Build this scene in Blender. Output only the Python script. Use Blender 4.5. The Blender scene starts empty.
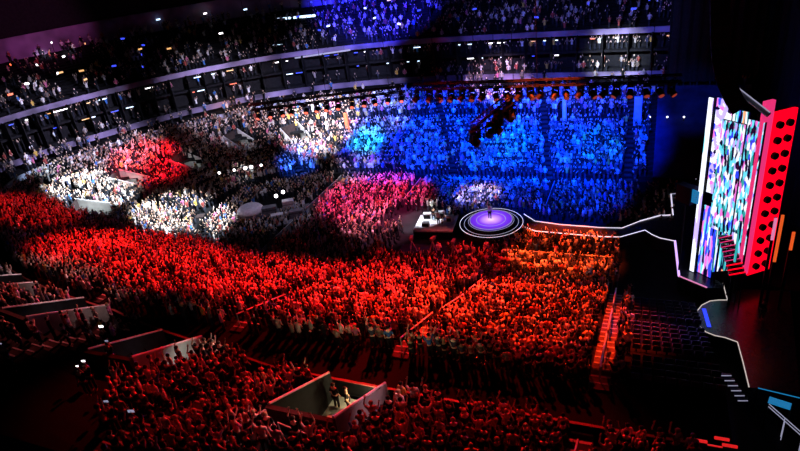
import bpy, bmesh, math, random
import numpy as np
from mathutils import Vector, Matrix
random.seed(7); rng = np.random.default_rng(7)
C = bpy.context.scene.collection
sc = bpy.context.scene
# ------------------------------------------------------------------ camera
F = 600.0; P = math.radians(27); R = math.radians(8); YAW = math.radians(24.3); H = 32.0
cam = bpy.data.cameras.new('camera'); cam.sensor_width = 36; cam.lens = F * 36 / 800; cam.clip_end = 600
co = bpy.data.objects.new('camera', cam); C.objects.link(co); co.location = (0, 0, H)
fwd = Vector((-math.sin(YAW) * math.cos(P), math.cos(YAW) * math.cos(P), -math.sin(P)))
rt0 = Vector((math.cos(YAW), math.sin(YAW), 0)); up0 = rt0.cross(fwd)
rt = rt0 * math.cos(R) - up0 * math.sin(R); up = rt0 * math.sin(R) + up0 * math.cos(R)
co.rotation_euler = Matrix((rt, up, -fwd)).transposed().to_euler()
sc.camera = co

def ray(px, py):
    dx = px - 400; dy = 225.5 - py
    return (fwd * F + rt * dx + up * dy)
def at(px, py, z):
    r = ray(px, py); t = (z - H) / r.z
    return Vector((r.x * t, r.y * t, z))
def aty(px, py, y):
    r = ray(px, py); t = y / r.y
    return Vector((r.x * t, y, H + r.z * t))
def proj(p):
    v = Vector(p) - Vector((0, 0, H)); d = v.dot(fwd)
    if d < 1: return (-999, -999, d)
    return (400 + v.dot(rt) / d * F, 225.5 - v.dot(up) / d * F, d)

# ------------------------------------------------------------------ materials
M = {}
def mat(name, col, rough=.8, emit=None, es=0, metal=0, noise=0, scale=3):
    m = bpy.data.materials.new(name); m.use_nodes = True; nt = m.node_tree; b = nt.nodes['Principled BSDF']
    b.inputs['Base Color'].default_value = (*col, 1); b.inputs['Roughness'].default_value = rough
    b.inputs['Metallic'].default_value = metal
    if max(col) < .06 and rough > .45: b.inputs['Specular IOR Level'].default_value = .1
    if emit:
        b.inputs['Emission Color'].default_value = (*emit, 1); b.inputs['Emission Strength'].default_value = es
    if noise:
        tc = nt.nodes.new('ShaderNodeTexCoord'); n = nt.nodes.new('ShaderNodeTexNoise'); n.inputs['Scale'].default_value = scale
        r = nt.nodes.new('ShaderNodeValToRGB'); e = r.color_ramp.elements
        e[0].position = .3; e[1].position = .75
        e[0].color = (*[c * (1 - noise) for c in col], 1); e[1].color = (*[min(1, c * (1 + noise)) for c in col], 1)
        nt.links.new(tc.outputs['Object'], n.inputs['Vector']); nt.links.new(n.outputs['Fac'], r.inputs['Fac'])
        nt.links.new(r.outputs['Color'], b.inputs['Base Color'])
    M[name] = m; return m
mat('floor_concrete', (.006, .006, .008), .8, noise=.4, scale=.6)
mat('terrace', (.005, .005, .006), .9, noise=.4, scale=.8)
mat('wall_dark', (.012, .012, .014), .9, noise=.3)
mat('fascia', (.45, .45, .6), .5, noise=.25, scale=1.5)
mat('fascia_purple', (.22, .17, .31), .6, noise=.75, scale=.25)  # strong noise paints broken-up brightness along the fascias into the colour
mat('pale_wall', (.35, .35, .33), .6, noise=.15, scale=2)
mat('rail_metal', (.5, .5, .52), .4, metal=.3, noise=.1)
mat('rail_red_lit', (.16, .03, .03), .5, noise=.2)  # red stage light put into the rail's colour
mat('aisle', (.03, .02, .02), .8, noise=.3)
mat('aisle_red', (.06, .025, .03), .8, noise=.3)
mat('nosing', (.3, .3, .3), .6, noise=.1)
mat('black', (.003, .003, .004), .5, noise=.3)
mat('deck', (.02, .02, .03), .25, noise=.3)
mat('seat_plastic', (.06, .045, .13), .5, noise=.2)
mat('tarp', (.012, .015, .05), .8, noise=.4, scale=.7)
mat('grey_kit', (.16, .16, .19), .6, noise=.3)
mat('white_kit', (.6, .6, .66), .5, noise=.2)
mat('screen_red', (.5, .01, .02), .5, (1, .0, .012), 1.0)
mat('strip_pink', (.5, .05, .2), .5, (.75, .03, .17), .7)
mat('led_white', (.8, .8, .8), .4, (.85, .78, 1), .6)
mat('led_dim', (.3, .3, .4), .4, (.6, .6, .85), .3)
mat('led_violet', (.4, .3, .8), .4, (.65, .4, 1), .9)
mat('led_pink', (.8, .4, .7), .4, (1, .3, .6), .45)
mat('led_cream', (.8, .8, .7), .4, (.75, .65, .6), .45)
mat('led_cyan', (.02, .2, .4), .4, (.02, .35, .8), .3)
mat('led_blue', (.05, .1, .8), .4, (.02, .05, 1), .8)
mat('lens_red', (.05, .01, .01), .3, (1, .12, .05), .16)
mat('lens_bright', (.3, .05, .02), .3, (1, .14, .08), 1.2)
mat('lens_dark', (.02, .02, .05), .15, (.2, .1, .25), .3)
mat('lamp_white', (.8, .8, .8), .3, (1, .95, 1), 2.5)
mat('lamp_cool', (.8, .8, .8), .3, (.55, .75, 1), 1.6)
mat('lamp_warm', (.8, .6, .3), .3, (1, .5, .18), .7)
mat('lamp_red', (.8, .3, .2), .3, (1, .15, .05), 1.2)
mat('glow_dim_red', (.4, .05, .04), .3, (1, .02, .02), .45)
mat('lamp_blue', (.1, .15, .6), .3, (.05, .08, 1), .8)
mat('orange_strip', (.5, .15, .05), .4, (1, .13, .02), .5)
# round stage floor: a violet glowing screen, pale centre paints in the performer's spotlight
m = mat('disc_screen', (.1, .05, .3), .3, (.16, .03, .9), .75)
nt = m.node_tree; b = nt.nodes['Principled BSDF']
tc = nt.nodes.new('ShaderNodeTexCoord'); vl = nt.nodes.new('ShaderNodeVectorMath'); vl.operation = 'LENGTH'
rp = nt.nodes.new('ShaderNodeValToRGB'); e = rp.color_ramp.elements
mp = nt.nodes.new('ShaderNodeMapRange'); mp.inputs['From Max'].default_value = 2.6
e[0].position = 0; e[0].color = (1, .75, 1, 1); e[1].position = 1; e[1].color = (.08, .01, .5, 1)
x = e.new(.18); x.color = (.7, .35, 1, 1); x = e.new(.5); x.color = (.2, .03, .9, 1)
mz = nt.nodes.new('ShaderNodeMapping'); mz.inputs['Scale'].default_value = (1, 1, 0); nt.links.new(tc.outputs['Object'], mz.inputs['Vector']); nt.links.new(mz.outputs['Vector'], vl.inputs[0]); nt.links.new(vl.outputs['Value'], mp.inputs['Value'])
nt.links.new(mp.outputs['Result'], rp.inputs['Fac']); nt.links.new(rp.outputs['Color'], b.inputs['Emission Color'])
# led wall graphic
def led_mat(name, sx, sz, seed, cols, es=1.0, dist=2.0):
    m = mat(name, (.02, .02, .03), .4, (1, 1, 1), es); nt = m.node_tree; b = nt.nodes['Principled BSDF']
    tc = nt.nodes.new('ShaderNodeTexCoord'); mp = nt.nodes.new('ShaderNodeMapping')
    mp.inputs['Scale'].default_value = (sx, sx, sz); mp.inputs['Location'].default_value = (seed, seed * .7, seed * 1.3)
    nz = nt.nodes.new('ShaderNodeTexNoise'); nz.inputs['Scale'].default_value = 1.1; nz.inputs['Detail'].default_value = 4
    mx = nt.nodes.new('ShaderNodeMixRGB'); mx.blend_type = 'ADD'; mx.inputs[0].default_value = dist
    v = nt.nodes.new('ShaderNodeTexVoronoi'); v.inputs['Scale'].default_value = 1.0
    sp = nt.nodes.new('ShaderNodeSeparateColor'); rp = nt.nodes.new('ShaderNodeValToRGB'); rp.color_ramp.interpolation = 'CONSTANT'
    e = rp.color_ramp.elements
    for i, c in enumerate(cols):
        p = i / len(cols)
        k = e[i] if i < 2 else e.new(p)
        k.position = p; k.color = (*c, 1)
    L = nt.links.new
    L(tc.outputs['Object'], mp.inputs['Vector']); L(mp.outputs['Vector'], nz.inputs['Vector'])
    L(mp.outputs['Vector'], mx.inputs[1]); L(nz.outputs['Color'], mx.inputs[2]); L(mx.outputs[0], v.inputs['Vector'])
    L(v.outputs['Color'], sp.inputs[0]); L(sp.outputs[0], rp.inputs['Fac']); L(rp.outputs['Color'], b.inputs['Emission Color'])
    return m
W_ = (.8, .85, 1); CY = (.12, .65, .85); BL = (.02, .05, .8); MG = (.75, .15, .6); K_ = (.0, .0, .02); LV = (.45, .35, .95); TL = (.02, .3, .3); OR = (1, .35, .15)
led_mat('screen_mosaic', 6.5, 1.7, 3.1, [W_, CY, K_, LV, W_, K_, TL, CY, MG, K_, W_, BL], .85)
led_mat('screen_lavender', 3.5, 2.5, 8.4, [LV, W_, BL, LV, W_, MG, K_, W_], 1.0)
led_mat('screen_blue', 6, .9, 5.7, [BL, W_, BL, MG, BL, CY, K_, LV], .95)
led_mat('screen_stripes', 7, .45, 1.7, [W_, CY, K_, W_, BL, TL, OR, K_], .95)
led_mat('screen_edge', 2.0, .25, 9.9, [W_, CY, W_, LV], 1.1)

# clothing and skin
SH = [(.6, .58, .56), (.4, .36, .34), (.012, .012, .014), (.01, .01, .01), (.3, .05, .04), (.03, .04, .08), (.85, .85, .85), (.008, .008, .01), (.12, .10, .09), (.02, .02, .025), (.04, .16, .5), (.65, .45, .08), (.6, .15, .3)]
SHN = ['pale', 'tan', 'black', 'black', 'dark red', 'navy', 'white', 'black', 'brown', 'charcoal', 'blue', 'yellow', 'pink']
shirts = [mat('shirt_' + str(i), c, .9, noise=.15, scale=8) for i, c in enumerate(SH)]
skins = [mat('skin_a', (.62, .40, .30), .6, noise=.05), mat('skin_b', (.35, .20, .13), .6, noise=.05), mat('skin_c', (.75, .55, .45), .6, noise=.05)]
trou = mat('trousers', (.02, .022, .03), .9, noise=.2)
hairs = [mat('hair_dark', (.015, .01, .008), .6, noise=.2), mat('hair_fair', (.4, .26, .12), .6, noise=.2)]

# ------------------------------------------------------------------ helpers
def tag(o, label=None, cat=None, group=None, kind=None):
    if label: o['label'] = label
    if cat: o['category'] = cat
    if group: o['group'] = group
    if kind: o['kind'] = kind
    return o
def empty(name, loc=(0, 0, 0), rz=0, label=None, cat=None, group=None):
    o = bpy.data.objects.new(name, None); C.objects.link(o); o.location = loc; o.rotation_euler = (0, 0, rz)
    o.empty_display_size = .2
    return tag(o, label, cat, group)
class MB:
    def __init__(s): s.v = []; s.f = []; s.mi = []
    def add(s, vs, fs, mi=0):
        n = len(s.v); s.v += [tuple(v) for v in vs]; s.f += [tuple(n + i for i in f) for f in fs]; s.mi += [mi] * len(fs); return s
    def box(s, c, d, rz=0, mi=0):
        cx, cy, cz = c; hx, hy, hz = d[0] / 2, d[1] / 2, d[2] / 2; a, b = math.cos(rz), math.sin(rz)
        vs = []
        for z in (-hz, hz):
            for x, y in ((-hx, -hy), (hx, -hy), (hx, hy), (-hx, hy)): vs.append((cx + x * a - y * b, cy + x * b + y * a, cz + z))
        return s.add(vs, [(3, 2, 1, 0), (4, 5, 6, 7), (0, 1, 5, 4), (1, 2, 6, 5), (2, 3, 7, 6), (3, 0, 4, 7)], mi)
    def tube(s, p0, p1, r, n=8, r1=None, mi=0):
        p0 = Vector(p0); p1 = Vector(p1); r1 = r if r1 is None else r1
        d = (p1 - p0).normalized(); a = d.cross(Vector((0, 0, 1)))
        if a.length < 1e-3: a = Vector((1, 0, 0))
        a.normalize(); b = d.cross(a); vs = []
        for p, q in ((p0, r), (p1, r1)):
            for i in range(n):
                t = 2 * math.pi * i / n; vs.append(p + a * math.cos(t) * q + b * math.sin(t) * q)
        fs = [(i, (i + 1) % n, n + (i + 1) % n, n + i) for i in range(n)] + [tuple(range(n))[::-1], tuple(range(n, 2 * n))]
        return s.add(vs, fs, mi)
    def path(s, pts, r, n=6):
        for a, b in zip(pts, pts[1:]): s.tube(a, b, r, n)
        return s
    def prism(s, poly, z0, z1, mi=0):
        n = len(poly); vs = [(p[0], p[1], z0) for p in poly] + [(p[0], p[1], z1) for p in poly]
        return s.add(vs, [(i, (i + 1) % n, n + (i + 1) % n, n + i) for i in range(n)] + [tuple(range(n))[::-1], tuple(range(n, 2 * n))], mi)
    def ball(s, c, r, n=10, m=6, sz=1):
        vs = [(c[0], c[1], c[2] - r * sz)]
        for j in range(1, m):
            t = math.pi * j / m
            for i in range(n):
                a = 2 * math.pi * i / n; vs.append((c[0] + r * math.sin(t) * math.cos(a), c[1] + r * math.sin(t) * math.sin(a), c[2] - r * sz * math.cos(t)))
        vs.append((c[0], c[1], c[2] + r * sz)); fs = []
        for i in range(n): fs.append((0, 1 + (i + 1) % n, 1 + i)); fs.append((len(vs) - 1, 1 + (m - 2) * n + i, 1 + (m - 2) * n + (i + 1) % n))
        for j in range(m - 2):
            for i in range(n): fs.append((1 + j * n + i, 1 + j * n + (i + 1) % n, 1 + (j + 1) * n + (i + 1) % n, 1 + (j + 1) * n + i))
        return s.add(vs, fs)
    def build(s, name, mats, parent=None, bevel=0, smooth=False):
        me = bpy.data.meshes.new(name); me.from_pydata(s.v, [], s.f)
        if not isinstance(mats, (list, tuple)): mats = [mats]
        for m in mats: me.materials.append(M[m] if isinstance(m, str) else m)
        me.polygons.foreach_set('material_index', s.mi)
        if smooth: me.polygons.foreach_set('use_smooth', [True] * len(s.f))
        me.update()
        bm = bmesh.new(); bm.from_mesh(me); bmesh.ops.recalc_face_normals(bm, faces=bm.faces); bm.to_mesh(me); bm.free()
        o = bpy.data.objects.new(name, me); C.objects.link(o)
        if parent: o.parent = parent
        if bevel:
            k = o.modifiers.new('bevel', 'BEVEL'); k.width = bevel; k.segments = 2; k.limit_method = 'ANGLE'
        return o
def copy_tree(o, parent=None):
    c = o.copy(); C.objects.link(c); c.parent = parent
    for ch in list(o.children): copy_tree(ch, c)
    return c
def struct(mb, name, m, label): return tag(mb.build(name, m), label, None, None, 'structure')

# ------------------------------------------------------------------ bowl control curves (near right -> left end -> far right)
K0c = [(4.6, 45.5), (-4, 45.5), (-20, 45.5), (-33, 45.5), (-43, 46.5), (-49.5, 50), (-52, 54.5), (-52, 60), (-50.5, 65), (-46, 68.6), (-38, 69.5), (-28, 69.5), (-14, 69.5), (0, 69.5), (12, 69.5)]
K1c = [(4.6, 24.8), (-4, 24.8), (-20, 25.1), (-34, 25.6), (-50, 29.4), (-64, 37.5), (-73, 46), (-73.5, 52), (-69.5, 61), (-62.5, 70.6), (-52, 79), (-36, 83.4), (-18, 83.6), (0, 82.6), (12, 82)]
K1z = [9.1, 9.1, 9.1, 9.0, 8.7, 8.3, 8, 8, 8, 8, 8, 8, 8, 8, 8]
def catmull(cs, t):
    n = len(cs) - 1; t = min(max(t, 0), 1) * n; i = min(int(t), n - 1); f = t - i
    g = lambda k: np.array(cs[min(max(k, 0), n)], float)
    p0, p1, p2, p3 = g(i - 1), g(i), g(i + 1), g(i + 2)
    if i == 0: p0 = 2 * p1 - p2
    if i == n - 1: p3 = 2 * p2 - p1
    return .5 * ((2 * p1) + (-p0 + p2) * f + (2 * p0 - 5 * p1 + 4 * p2 - p3) * f * f + (-p0 + 3 * p1 - 3 * p2 + p3) * f ** 3)
NS = 280
US = np.linspace(0, 1, NS + 1)
K0 = np.array([catmull(K0c, u) for u in US]); K1 = np.array([catmull(K1c, u) for u in US]); Z1 = np.array([catmull([(z, 0) for z in K1z], u)[0] for u in US])
T = np.gradient(K1, axis=0); T /= np.linalg.norm(T, axis=1)[:, None]
NRM = np.stack([T[:, 1], -T[:, 0]], 1)
mid = np.array([-22, 57.5])
sgn = np.sign(((K1 - mid) * NRM).sum(1)); NRM *= sgn[:, None]
def lerpu(A, u):
    f = min(max(u, 0), 1) * NS; i = min(int(f), NS - 1); return A[i] * (1 - (f - i)) + A[i + 1] * (f - i)
ROWS = 20
def bowl(u, v):
    p = lerpu(K0, u) * (1 - v) + lerpu(K1, u) * v
    r = min(int(v * ROWS), ROWS - 1)
    return p[0], p[1], 1.0 + (lerpu(Z1, u) - 1.0) * (r / (ROWS - 1.0))
U_S2 = 5.2 / 14          # second near tier ends here
S2ROWS = 15; S2A, S2B = 3.5, 18.3
SHF = np.interp(K1[:, 0], [-34, -19], [2.4, 0]); SHF[US > .5] = 0
def tier2(u, v):
    off = S2A + (S2B - S2A) * v - lerpu(SHF, u); p = lerpu(K1, u) + lerpu(NRM, u) * off
    r = min(int(v * S2ROWS), S2ROWS - 1)
    return p[0], p[1], lerpu(Z1, u) + .4 + r * .47
def find_uv(p, fn, umin=0, umax=1, vmin=0, vmax=1):
    best = None
    for i in range(0, NS + 1, 1):
        u = US[i]
        if u < umin or u > umax: continue
        for v in np.linspace(vmin, vmax, 40):
            q = fn(u, v); x, y, d = proj((q[0], q[1], q[2] + .5))
            e = (x - p[0]) ** 2 + (y - p[1]) ** 2
            if best is None or e < best[0]: best = (e, u, v)
    return best[1], best[2]

# vomitories: (function, centre u, v range, width)
VOMS = []
def add_vom(fn, rows, u, v0, v1, w, pale=True): VOMS.append((fn, rows, u, v0, v1, w, pale))
def u_of_x(x, which, lo, hi):   # u where curve has this x
    us = US[(US >= lo) & (US <= hi)]; return us[np.argmin([abs(lerpu(which, u)[0] - x) for u in us])]
for pxy, w_ in (((332, 403), 3.2), ((172, 347), 3.0), ((78, 311), 2.6), ((30, 283), 2.6)):
    add_vom(tier2, S2ROWS, find_uv(pxy, tier2, 0, .45)[0], .0, .34, w_)
for px, py, w in ((86, 211, 3.6), (128, 181, 2.8), (187, 162, 3.4), (238, 142, 3), (296, 134, 3)):
    u, v = find_uv((px, py), bowl, .35, .85)
    add_vom(bowl, ROWS, u, max(0.1, v - .1), min(.98, v + .07), w)
def in_vom(fn, u, v, pad=0):
    for f, rows, uc, v0, v1, w, pale in VOMS:
        if f is fn and v0 - pad / 20 <= v <= v1 + pad / 20:
            a = fn(uc, v); b_ = fn(u, v)
            if math.hypot(a[0] - b_[0], a[1] - b_[1]) < w / 2 + pad: return True
    return False

def terraces(fn, rows, us, baselow):
    mb = MB()
    n = len(us)
    for r in range(rows):
        v0, v1 = r / rows, (r + 1) / rows; vm = (r + .5) / rows
        vs = []
        for u in us:
            a = fn(u, v0 + 1e-6); b_ = fn(u, v1 - 1e-6)
            zprev = fn(u, v0 - .5 / rows)[2] if r else a[2] - baselow
            vs += [(a[0], a[1], zprev), (a[0], a[1], a[2]), (b_[0], b_[1], a[2])]
        fs = []
        for i in range(n - 1):
            if in_vom(fn, (us[i] + us[i + 1]) / 2, vm): continue
            k = i * 3; fs += [(k, k + 3, k + 4, k + 1), (k + 1, k + 4, k + 5, k + 2)]
        mb.add(vs, fs)
    return mb
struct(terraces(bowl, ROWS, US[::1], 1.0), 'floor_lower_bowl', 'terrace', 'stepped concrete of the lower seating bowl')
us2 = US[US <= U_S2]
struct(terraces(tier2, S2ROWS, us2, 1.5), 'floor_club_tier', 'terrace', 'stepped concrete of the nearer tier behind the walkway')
def sweep(us, prof, closed=False, sh=False):
    mb = MB(); n = len(prof); vs = []
    for u in us:
        p = lerpu(K1, u); nn = lerpu(NRM, u); nn = nn / np.linalg.norm(nn); z1 = lerpu(Z1, u)
        for off, z in prof:
            q = p + nn * (off - (lerpu(SHF, u) if sh and off > 0 else 0)); vs.append((q[0], q[1], z1 + z))
    fs = []
    for i in range(len(us) - 1):
        for j in range(n - 1): fs.append((i * n + j, (i + 1) * n + j, (i + 1) * n + j + 1, i * n + j + 1))
        if closed: fs.append((i * n + n - 1, (i + 1) * n + n - 1, (i + 1) * n, i * n))
    if closed: fs += [tuple(range(n)), tuple((len(us) - 1) * n + k for k in range(n))]
    return mb.add(vs, fs)
# walkway between the two near tiers, low parapet, its top coloured for red light, in front of the second tier
struct(sweep(us2, [(0, 0), (3.5, 0)], False, True), 'floor_walkway', 'terrace', 'dark walkway between the two near tiers')
def parapet(fn_us):
    return sweep(fn_us, [(3.25, 0), (3.25, .85), (3.4, .85), (3.4, 0)], True, True)
struct(parapet(us2), 'trim_1', 'black', 'low dark parapet in front of the nearer tier')
struct(sweep(us2, [(3.25, .85), (3.25, .9), (3.40, .9), (3.40, .85)], True, True), 'trim_2', 'rail_red_lit', 'red coping on the parapet of the nearer tier')
struct(sweep(us2, [(S2B, 7.0), (S2B, 12.0)]), 'wall_near', 'wall_dark', 'dark wall behind the nearer tier')

# upper rings, from the left end round to the far side
U_R = 5.2 / 14
usr = US[US >= U_R]
struct(sweep(usr, [(.05, -.7), (.05, .65), (.35, .65), (.35, -.7)], True), 'trim_3', 'fascia', 'pale fascia at the top of the lower bowl')
struct(sweep(usr, [(.35, -.3), (2.0, -.3), (2.0, .0), (3.6, .0), (3.6, .3), (5.2, .3)]), 'floor_lower_suites', 'terrace', 'dark balcony of the lower suites')
struct(sweep(usr, [(5.2, .5), (5.2, 1.3), (5.5, 1.3), (5.5, .5)], True), 'trim_4', 'fascia_purple', 'violet fascia of the lower suites')
struct(sweep(usr, [(5.5, .9), (7.0, .9), (7.0, 1.3), (8.6, 1.3), (8.6, 3.4), (7.0, 3.6), (7.0, 3.9), (8.6, 3.9), (8.6, 6.4)]), 'wall_suites', 'wall_dark', 'dark recessed wall of the two suite levels')
struct(sweep(usr, [(7.2, 6.0), (7.2, 6.75), (7.5, 6.75), (7.5, 6.0)], True), 'trim_5', 'fascia_purple', 'violet fascia of the upper deck')
UROWS = 18
def upper(u, v):
    off = 7.6 + 20 * v; p = lerpu(K1, u); nn = lerpu(NRM, u); p = p + nn / np.linalg.norm(nn) * off
    r = min(int(v * UROWS), UROWS - 1); return p[0], p[1], lerpu(Z1, u) + 6.2 + r * .29
prof = []
for r in range(UROWS):
    prof += [(7.6 + 20 * r / UROWS, 6.2 + (r - 1) * .29), (7.6 + 20 * r / UROWS, 6.2 + r * .29)]
prof += [(27.6, 11.1)]
struct(sweep(usr, prof), 'floor_upper_deck', 'terrace', 'stepped concrete of the upper deck')
struct(sweep(usr, [(27.6, 11.0), (27.6, 14.6), (28.0, 14.6), (28.0, 11.0)], True), 'wall_concourse', 'fascia_purple', 'dull purple wall behind the upper deck')
struct(sweep(usr, [(28.2, 12.0), (28.2, 36)]), 'wall_upper', 'wall_dark', 'dark wall above the upper deck')

# arena floor, outer shell
b = MB().prism([(40, -6), (40, 140), (-125, 140), (-125, -6)], -.4, 0); struct(b, 'floor', 'floor_concrete', 'dark arena floor')
b = MB().box((-42, 67, 44.2), (166, 148, .4)); struct(b, 'ceiling', 'wall_dark', 'black arena ceiling')
struct(MB().box((24, 67, 22), (.4, 146, 44)), 'wall_right', 'wall_dark', 'black wall behind the stage')
struct(MB().box((-125, 67, 22), (.4, 146, 44)), 'wall_left', 'wall_dark', 'black outer wall at the left end')
struct(MB().box((-50, 140, 22), (150, .4, 44)), 'wall_back', 'wall_dark', 'black outer wall on the far side')

# vomitory boxes
nv = 0
for fn, rows, uc, v0, v1, w, pale in VOMS:
    nv += 1
    a = np.array(fn(uc, v0 + .001)); c = np.array(fn(uc, v1 - .001)); d = (c - a)[:2]; L = np.linalg.norm(d); d /= L; s = np.array([d[1], -d[0]])
    zf = a[2] - (.6 if fn is tier2 else .9); top0 = a[2] + 1.0; top1 = c[2] + 1.1; th = .16
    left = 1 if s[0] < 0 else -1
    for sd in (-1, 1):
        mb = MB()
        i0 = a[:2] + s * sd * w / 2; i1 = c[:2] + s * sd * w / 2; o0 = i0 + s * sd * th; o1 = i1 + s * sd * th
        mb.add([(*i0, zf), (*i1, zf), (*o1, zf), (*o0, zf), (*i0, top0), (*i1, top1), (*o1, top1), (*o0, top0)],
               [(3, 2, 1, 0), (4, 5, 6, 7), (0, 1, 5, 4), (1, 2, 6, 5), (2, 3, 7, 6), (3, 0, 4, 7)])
        struct(mb, 'wall_vomitory', 'wall_dark' if (sd == left and fn is tier2) else 'pale_wall', 'sloping side wall of an entry tunnel in the seating')  # left walls in the nearer tier take dark material in place of shade
        mr = MB(); mr.path([((i0[0] + o0[0]) / 2, (i0[1] + o0[1]) / 2, top0 + .04), ((i1[0] + o1[0]) / 2, (i1[1] + o1[1]) / 2, top1 + .04)], .07)
        struct(mr, 'trim_' + str(10 + nv * 2 + (sd > 0)), 'rail_metal', 'rail along the top of an entry tunnel wall')
    p0 = a[:2] - s * w / 2; p1 = a[:2] + s * w / 2; q1 = c[:2] + s * w / 2; q0 = c[:2] - s * w / 2
    struct(MB().prism([p0, p1, q1, q0], zf - .2, zf), 'floor_vomitory', 'pale_wall' if nv == 1 else 'terrace', 'floor of an entry tunnel in the seating')  # nearest tunnel's floor made pale to carry the glow
    b0 = c[:2] - s * (w / 2 + th); b1 = c[:2] + s * (w / 2 + th); e1 = b1 + d * .25; e0 = b0 + d * .25
    struct(MB().prism([b0, b1, e1, e0], zf, top1), 'wall_vomitory_end', 'aisle', 'end wall of an entry tunnel in the seating')

# ------------------------------------------------------------------ aisles
def near_u(px, py, fn, lo, hi): return find_uv((px, py), fn, lo, hi)[0]
A_NEAR = [u_of_x(-1.2, K0, 0, .3), u_of_x(-12.4, K0, 0, .3), u_of_x(-24.5, K0, 0, .35), u_of_x(-36, K0, 0, .35)]
A_LEFT = [near_u(130, 202, bowl, .3, .7), near_u(45, 235, bowl, .2, .6), near_u(200, 170, bowl, .35, .8), near_u(270, 150, bowl, .4, .85)]
A_FAR = [near_u(330, 140, bowl, .5, 1), near_u(445, 140, bowl, .5, 1), near_u(548, 160, bowl, .5, 1), near_u(632, 150, bowl, .5, 1)]
AISLES = A_NEAR + A_LEFT + A_FAR
A2 = [u_of_x(x, K1, 0, .45) for x in (-2.0, -19.5, -32.0, -44)]
def aisle_strip(fn, rows, u, w, name, label, m, v0=0.0, v1=1.0, nose=True):
    ro = empty(name, fn(u, v0 + .001), 0, label, 'stairs', 'aisle stairs up the seating')
    base = Vector(ro.location); mb = MB()
    for r in range(rows):
        vm = (r + .5) / rows
        if vm < v0 or vm > v1: continue
        if in_vom(fn, u, vm, w / 2 + .25):
            if mb.v: break
            continue
        a = np.array(fn(u, r / rows + 1e-4)); c = np.array(fn(u, (r + 1) / rows - 1e-4)); d = (c - a)[:2]; L = np.linalg.norm(d)
        if L < 1e-6: continue
        d /= L; an = math.atan2(d[1], d[0]); m_ = (a[:2] + c[:2]) / 2
        mb.box((m_[0] - base.x, m_[1] - base.y, a[2] + .05 - base.z), (L, w, .1), an)
        for k in range(2):
            q = a[:2] + d * (L * k / 2 + .06)
            if nose: mb.box((q[0] - base.x, q[1] - base.y, a[2] + .11 - base.z), (.1, w * .9, .03), an, 1)
    mb.build('steps', [m, 'nosing'], ro)
    return ro
names = ['by the empty seats at right', 'in the middle of the near crowd', 'left of centre in the near crowd', 'farther left in the near crowd']
for i, u in enumerate(A_NEAR): aisle_strip(bowl, ROWS, u, 1.1 if i < 2 else .9, 'aisle_stairs', 'straight aisle stairs ' + names[i] + ', rising from the floor', 'aisle_red' if i < 2 else 'aisle')
names = ['with a pale wall through the white-lit crowd', 'in the dim red crowd at the left edge', 'in the deep red crowd of the far left end', 'beside the white-lit block at the far corner']
for i, u in enumerate(A_LEFT): aisle_strip(bowl, ROWS, u, 1.1, 'aisle_stairs', 'aisle stairs ' + names[i], 'aisle', nose=False)
names = ['leftmost in the far blue crowd', 'left of the hanging lamp cluster in the far blue crowd', 'behind the runway in the far blue crowd', 'at the right end of the far blue crowd']
for i, u in enumerate(A_FAR): aisle_strip(bowl, ROWS, u, .9, 'aisle_stairs', 'aisle stairs ' + names[i], 'aisle', nose=False)
names = ['at the bottom right of the nearer tier', 'between the two nearest entry tunnels', 'left of the second entry tunnel', 'at the dark left of the nearer tier']
for i, u in enumerate(A2): aisle_strip(tier2, S2ROWS, u, 1.1, 'aisle_stairs', 'aisle stairs ' + names[i], 'aisle')

def handrail(pts, label, m='rail_metal', r=.04, hgt=.95, grp=None):
    n_ = len(pts); pts = [Vector(pts[0]).lerp(Vector(pts[-1]), k / (n_ - 1)) for k in range(n_)]
    ro = empty('handrail', pts[0], 0, label, 'railing', grp); b = Vector(pts[0])
    q = [Vector(p) - b for p in pts]
    MB().path([p + Vector((0, 0, hgt)) for p in q], r).build('top_rail', m, ro)
    for p in q: MB().tube(p, p + Vector((0, 0, hgt)), r * .8, 6).build('post', m, ro)
    return ro
def fnp(fn, u, v, side=0):
    a = np.array(fn(u, v)); c = np.array(fn(u, min(v + .01, 1))); d = (c - a)[:2]; d /= max(1e-6, np.linalg.norm(d))
    return (a[0] + d[1] * side, a[1] - d[0] * side, a[2] + .1)
for k, (v0, v1) in enumerate(((.02, .28), (.34, .62), (.7, .97))):
    handrail([fnp(bowl, A_NEAR[1], v) for v in np.linspace(v0, v1, 5)], ['lowest', 'middle', 'topmost'][k] + ' handrail on the centre aisle of the near crowd', r=.05)
    handrail([fnp(bowl, A_NEAR[0], v) for v in np.linspace(v0, v1, 5)], ['lowest', 'middle', 'topmost'][k] + ' handrail on the aisle beside the empty seats', r=.06)
    if k: handrail([fnp(bowl, A_NEAR[2], v) for v in np.linspace(v0, v1, 4)], ['', 'lower', 'upper'][k] + ' handrail on the aisle left of centre', r=.05)
handrail([fnp(tier2, A2[0], v) for v in np.linspace(.12, .6, 6)], 'pale handrail running off the bottom of the nearer tier at right', r=.05)
handrail([at(273 - 31 * k, 432 + 19 * k, 12.2) for k in (0, .5, 1, 1.5)], 'right-hand one of two pale handrails beside the nearest entry tunnel', r=.04)
handrail([at(270 - 39 * k, 425 + 26 * k, 12.2) for k in (0, .5, 1, 1.5)], 'left-hand one of two pale handrails beside the nearest entry tunnel', r=.04)
for k, (a, b_) in enumerate((((281, 434), (320, 450)), ((241, 418), (258, 424)), ((588, 420), (577, 450)))):
    if k < 2: handrail([at(a[0] + (b_[0] - a[0]) * t, a[1] + (b_[1] - a[1]) * t, 12.2) for t in (0, .5, 1)], ['short pale rail behind the nearest entry tunnel', 'tiny pale rail left of the nearest entry tunnel'][k], r=.04, hgt=.7)

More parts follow.
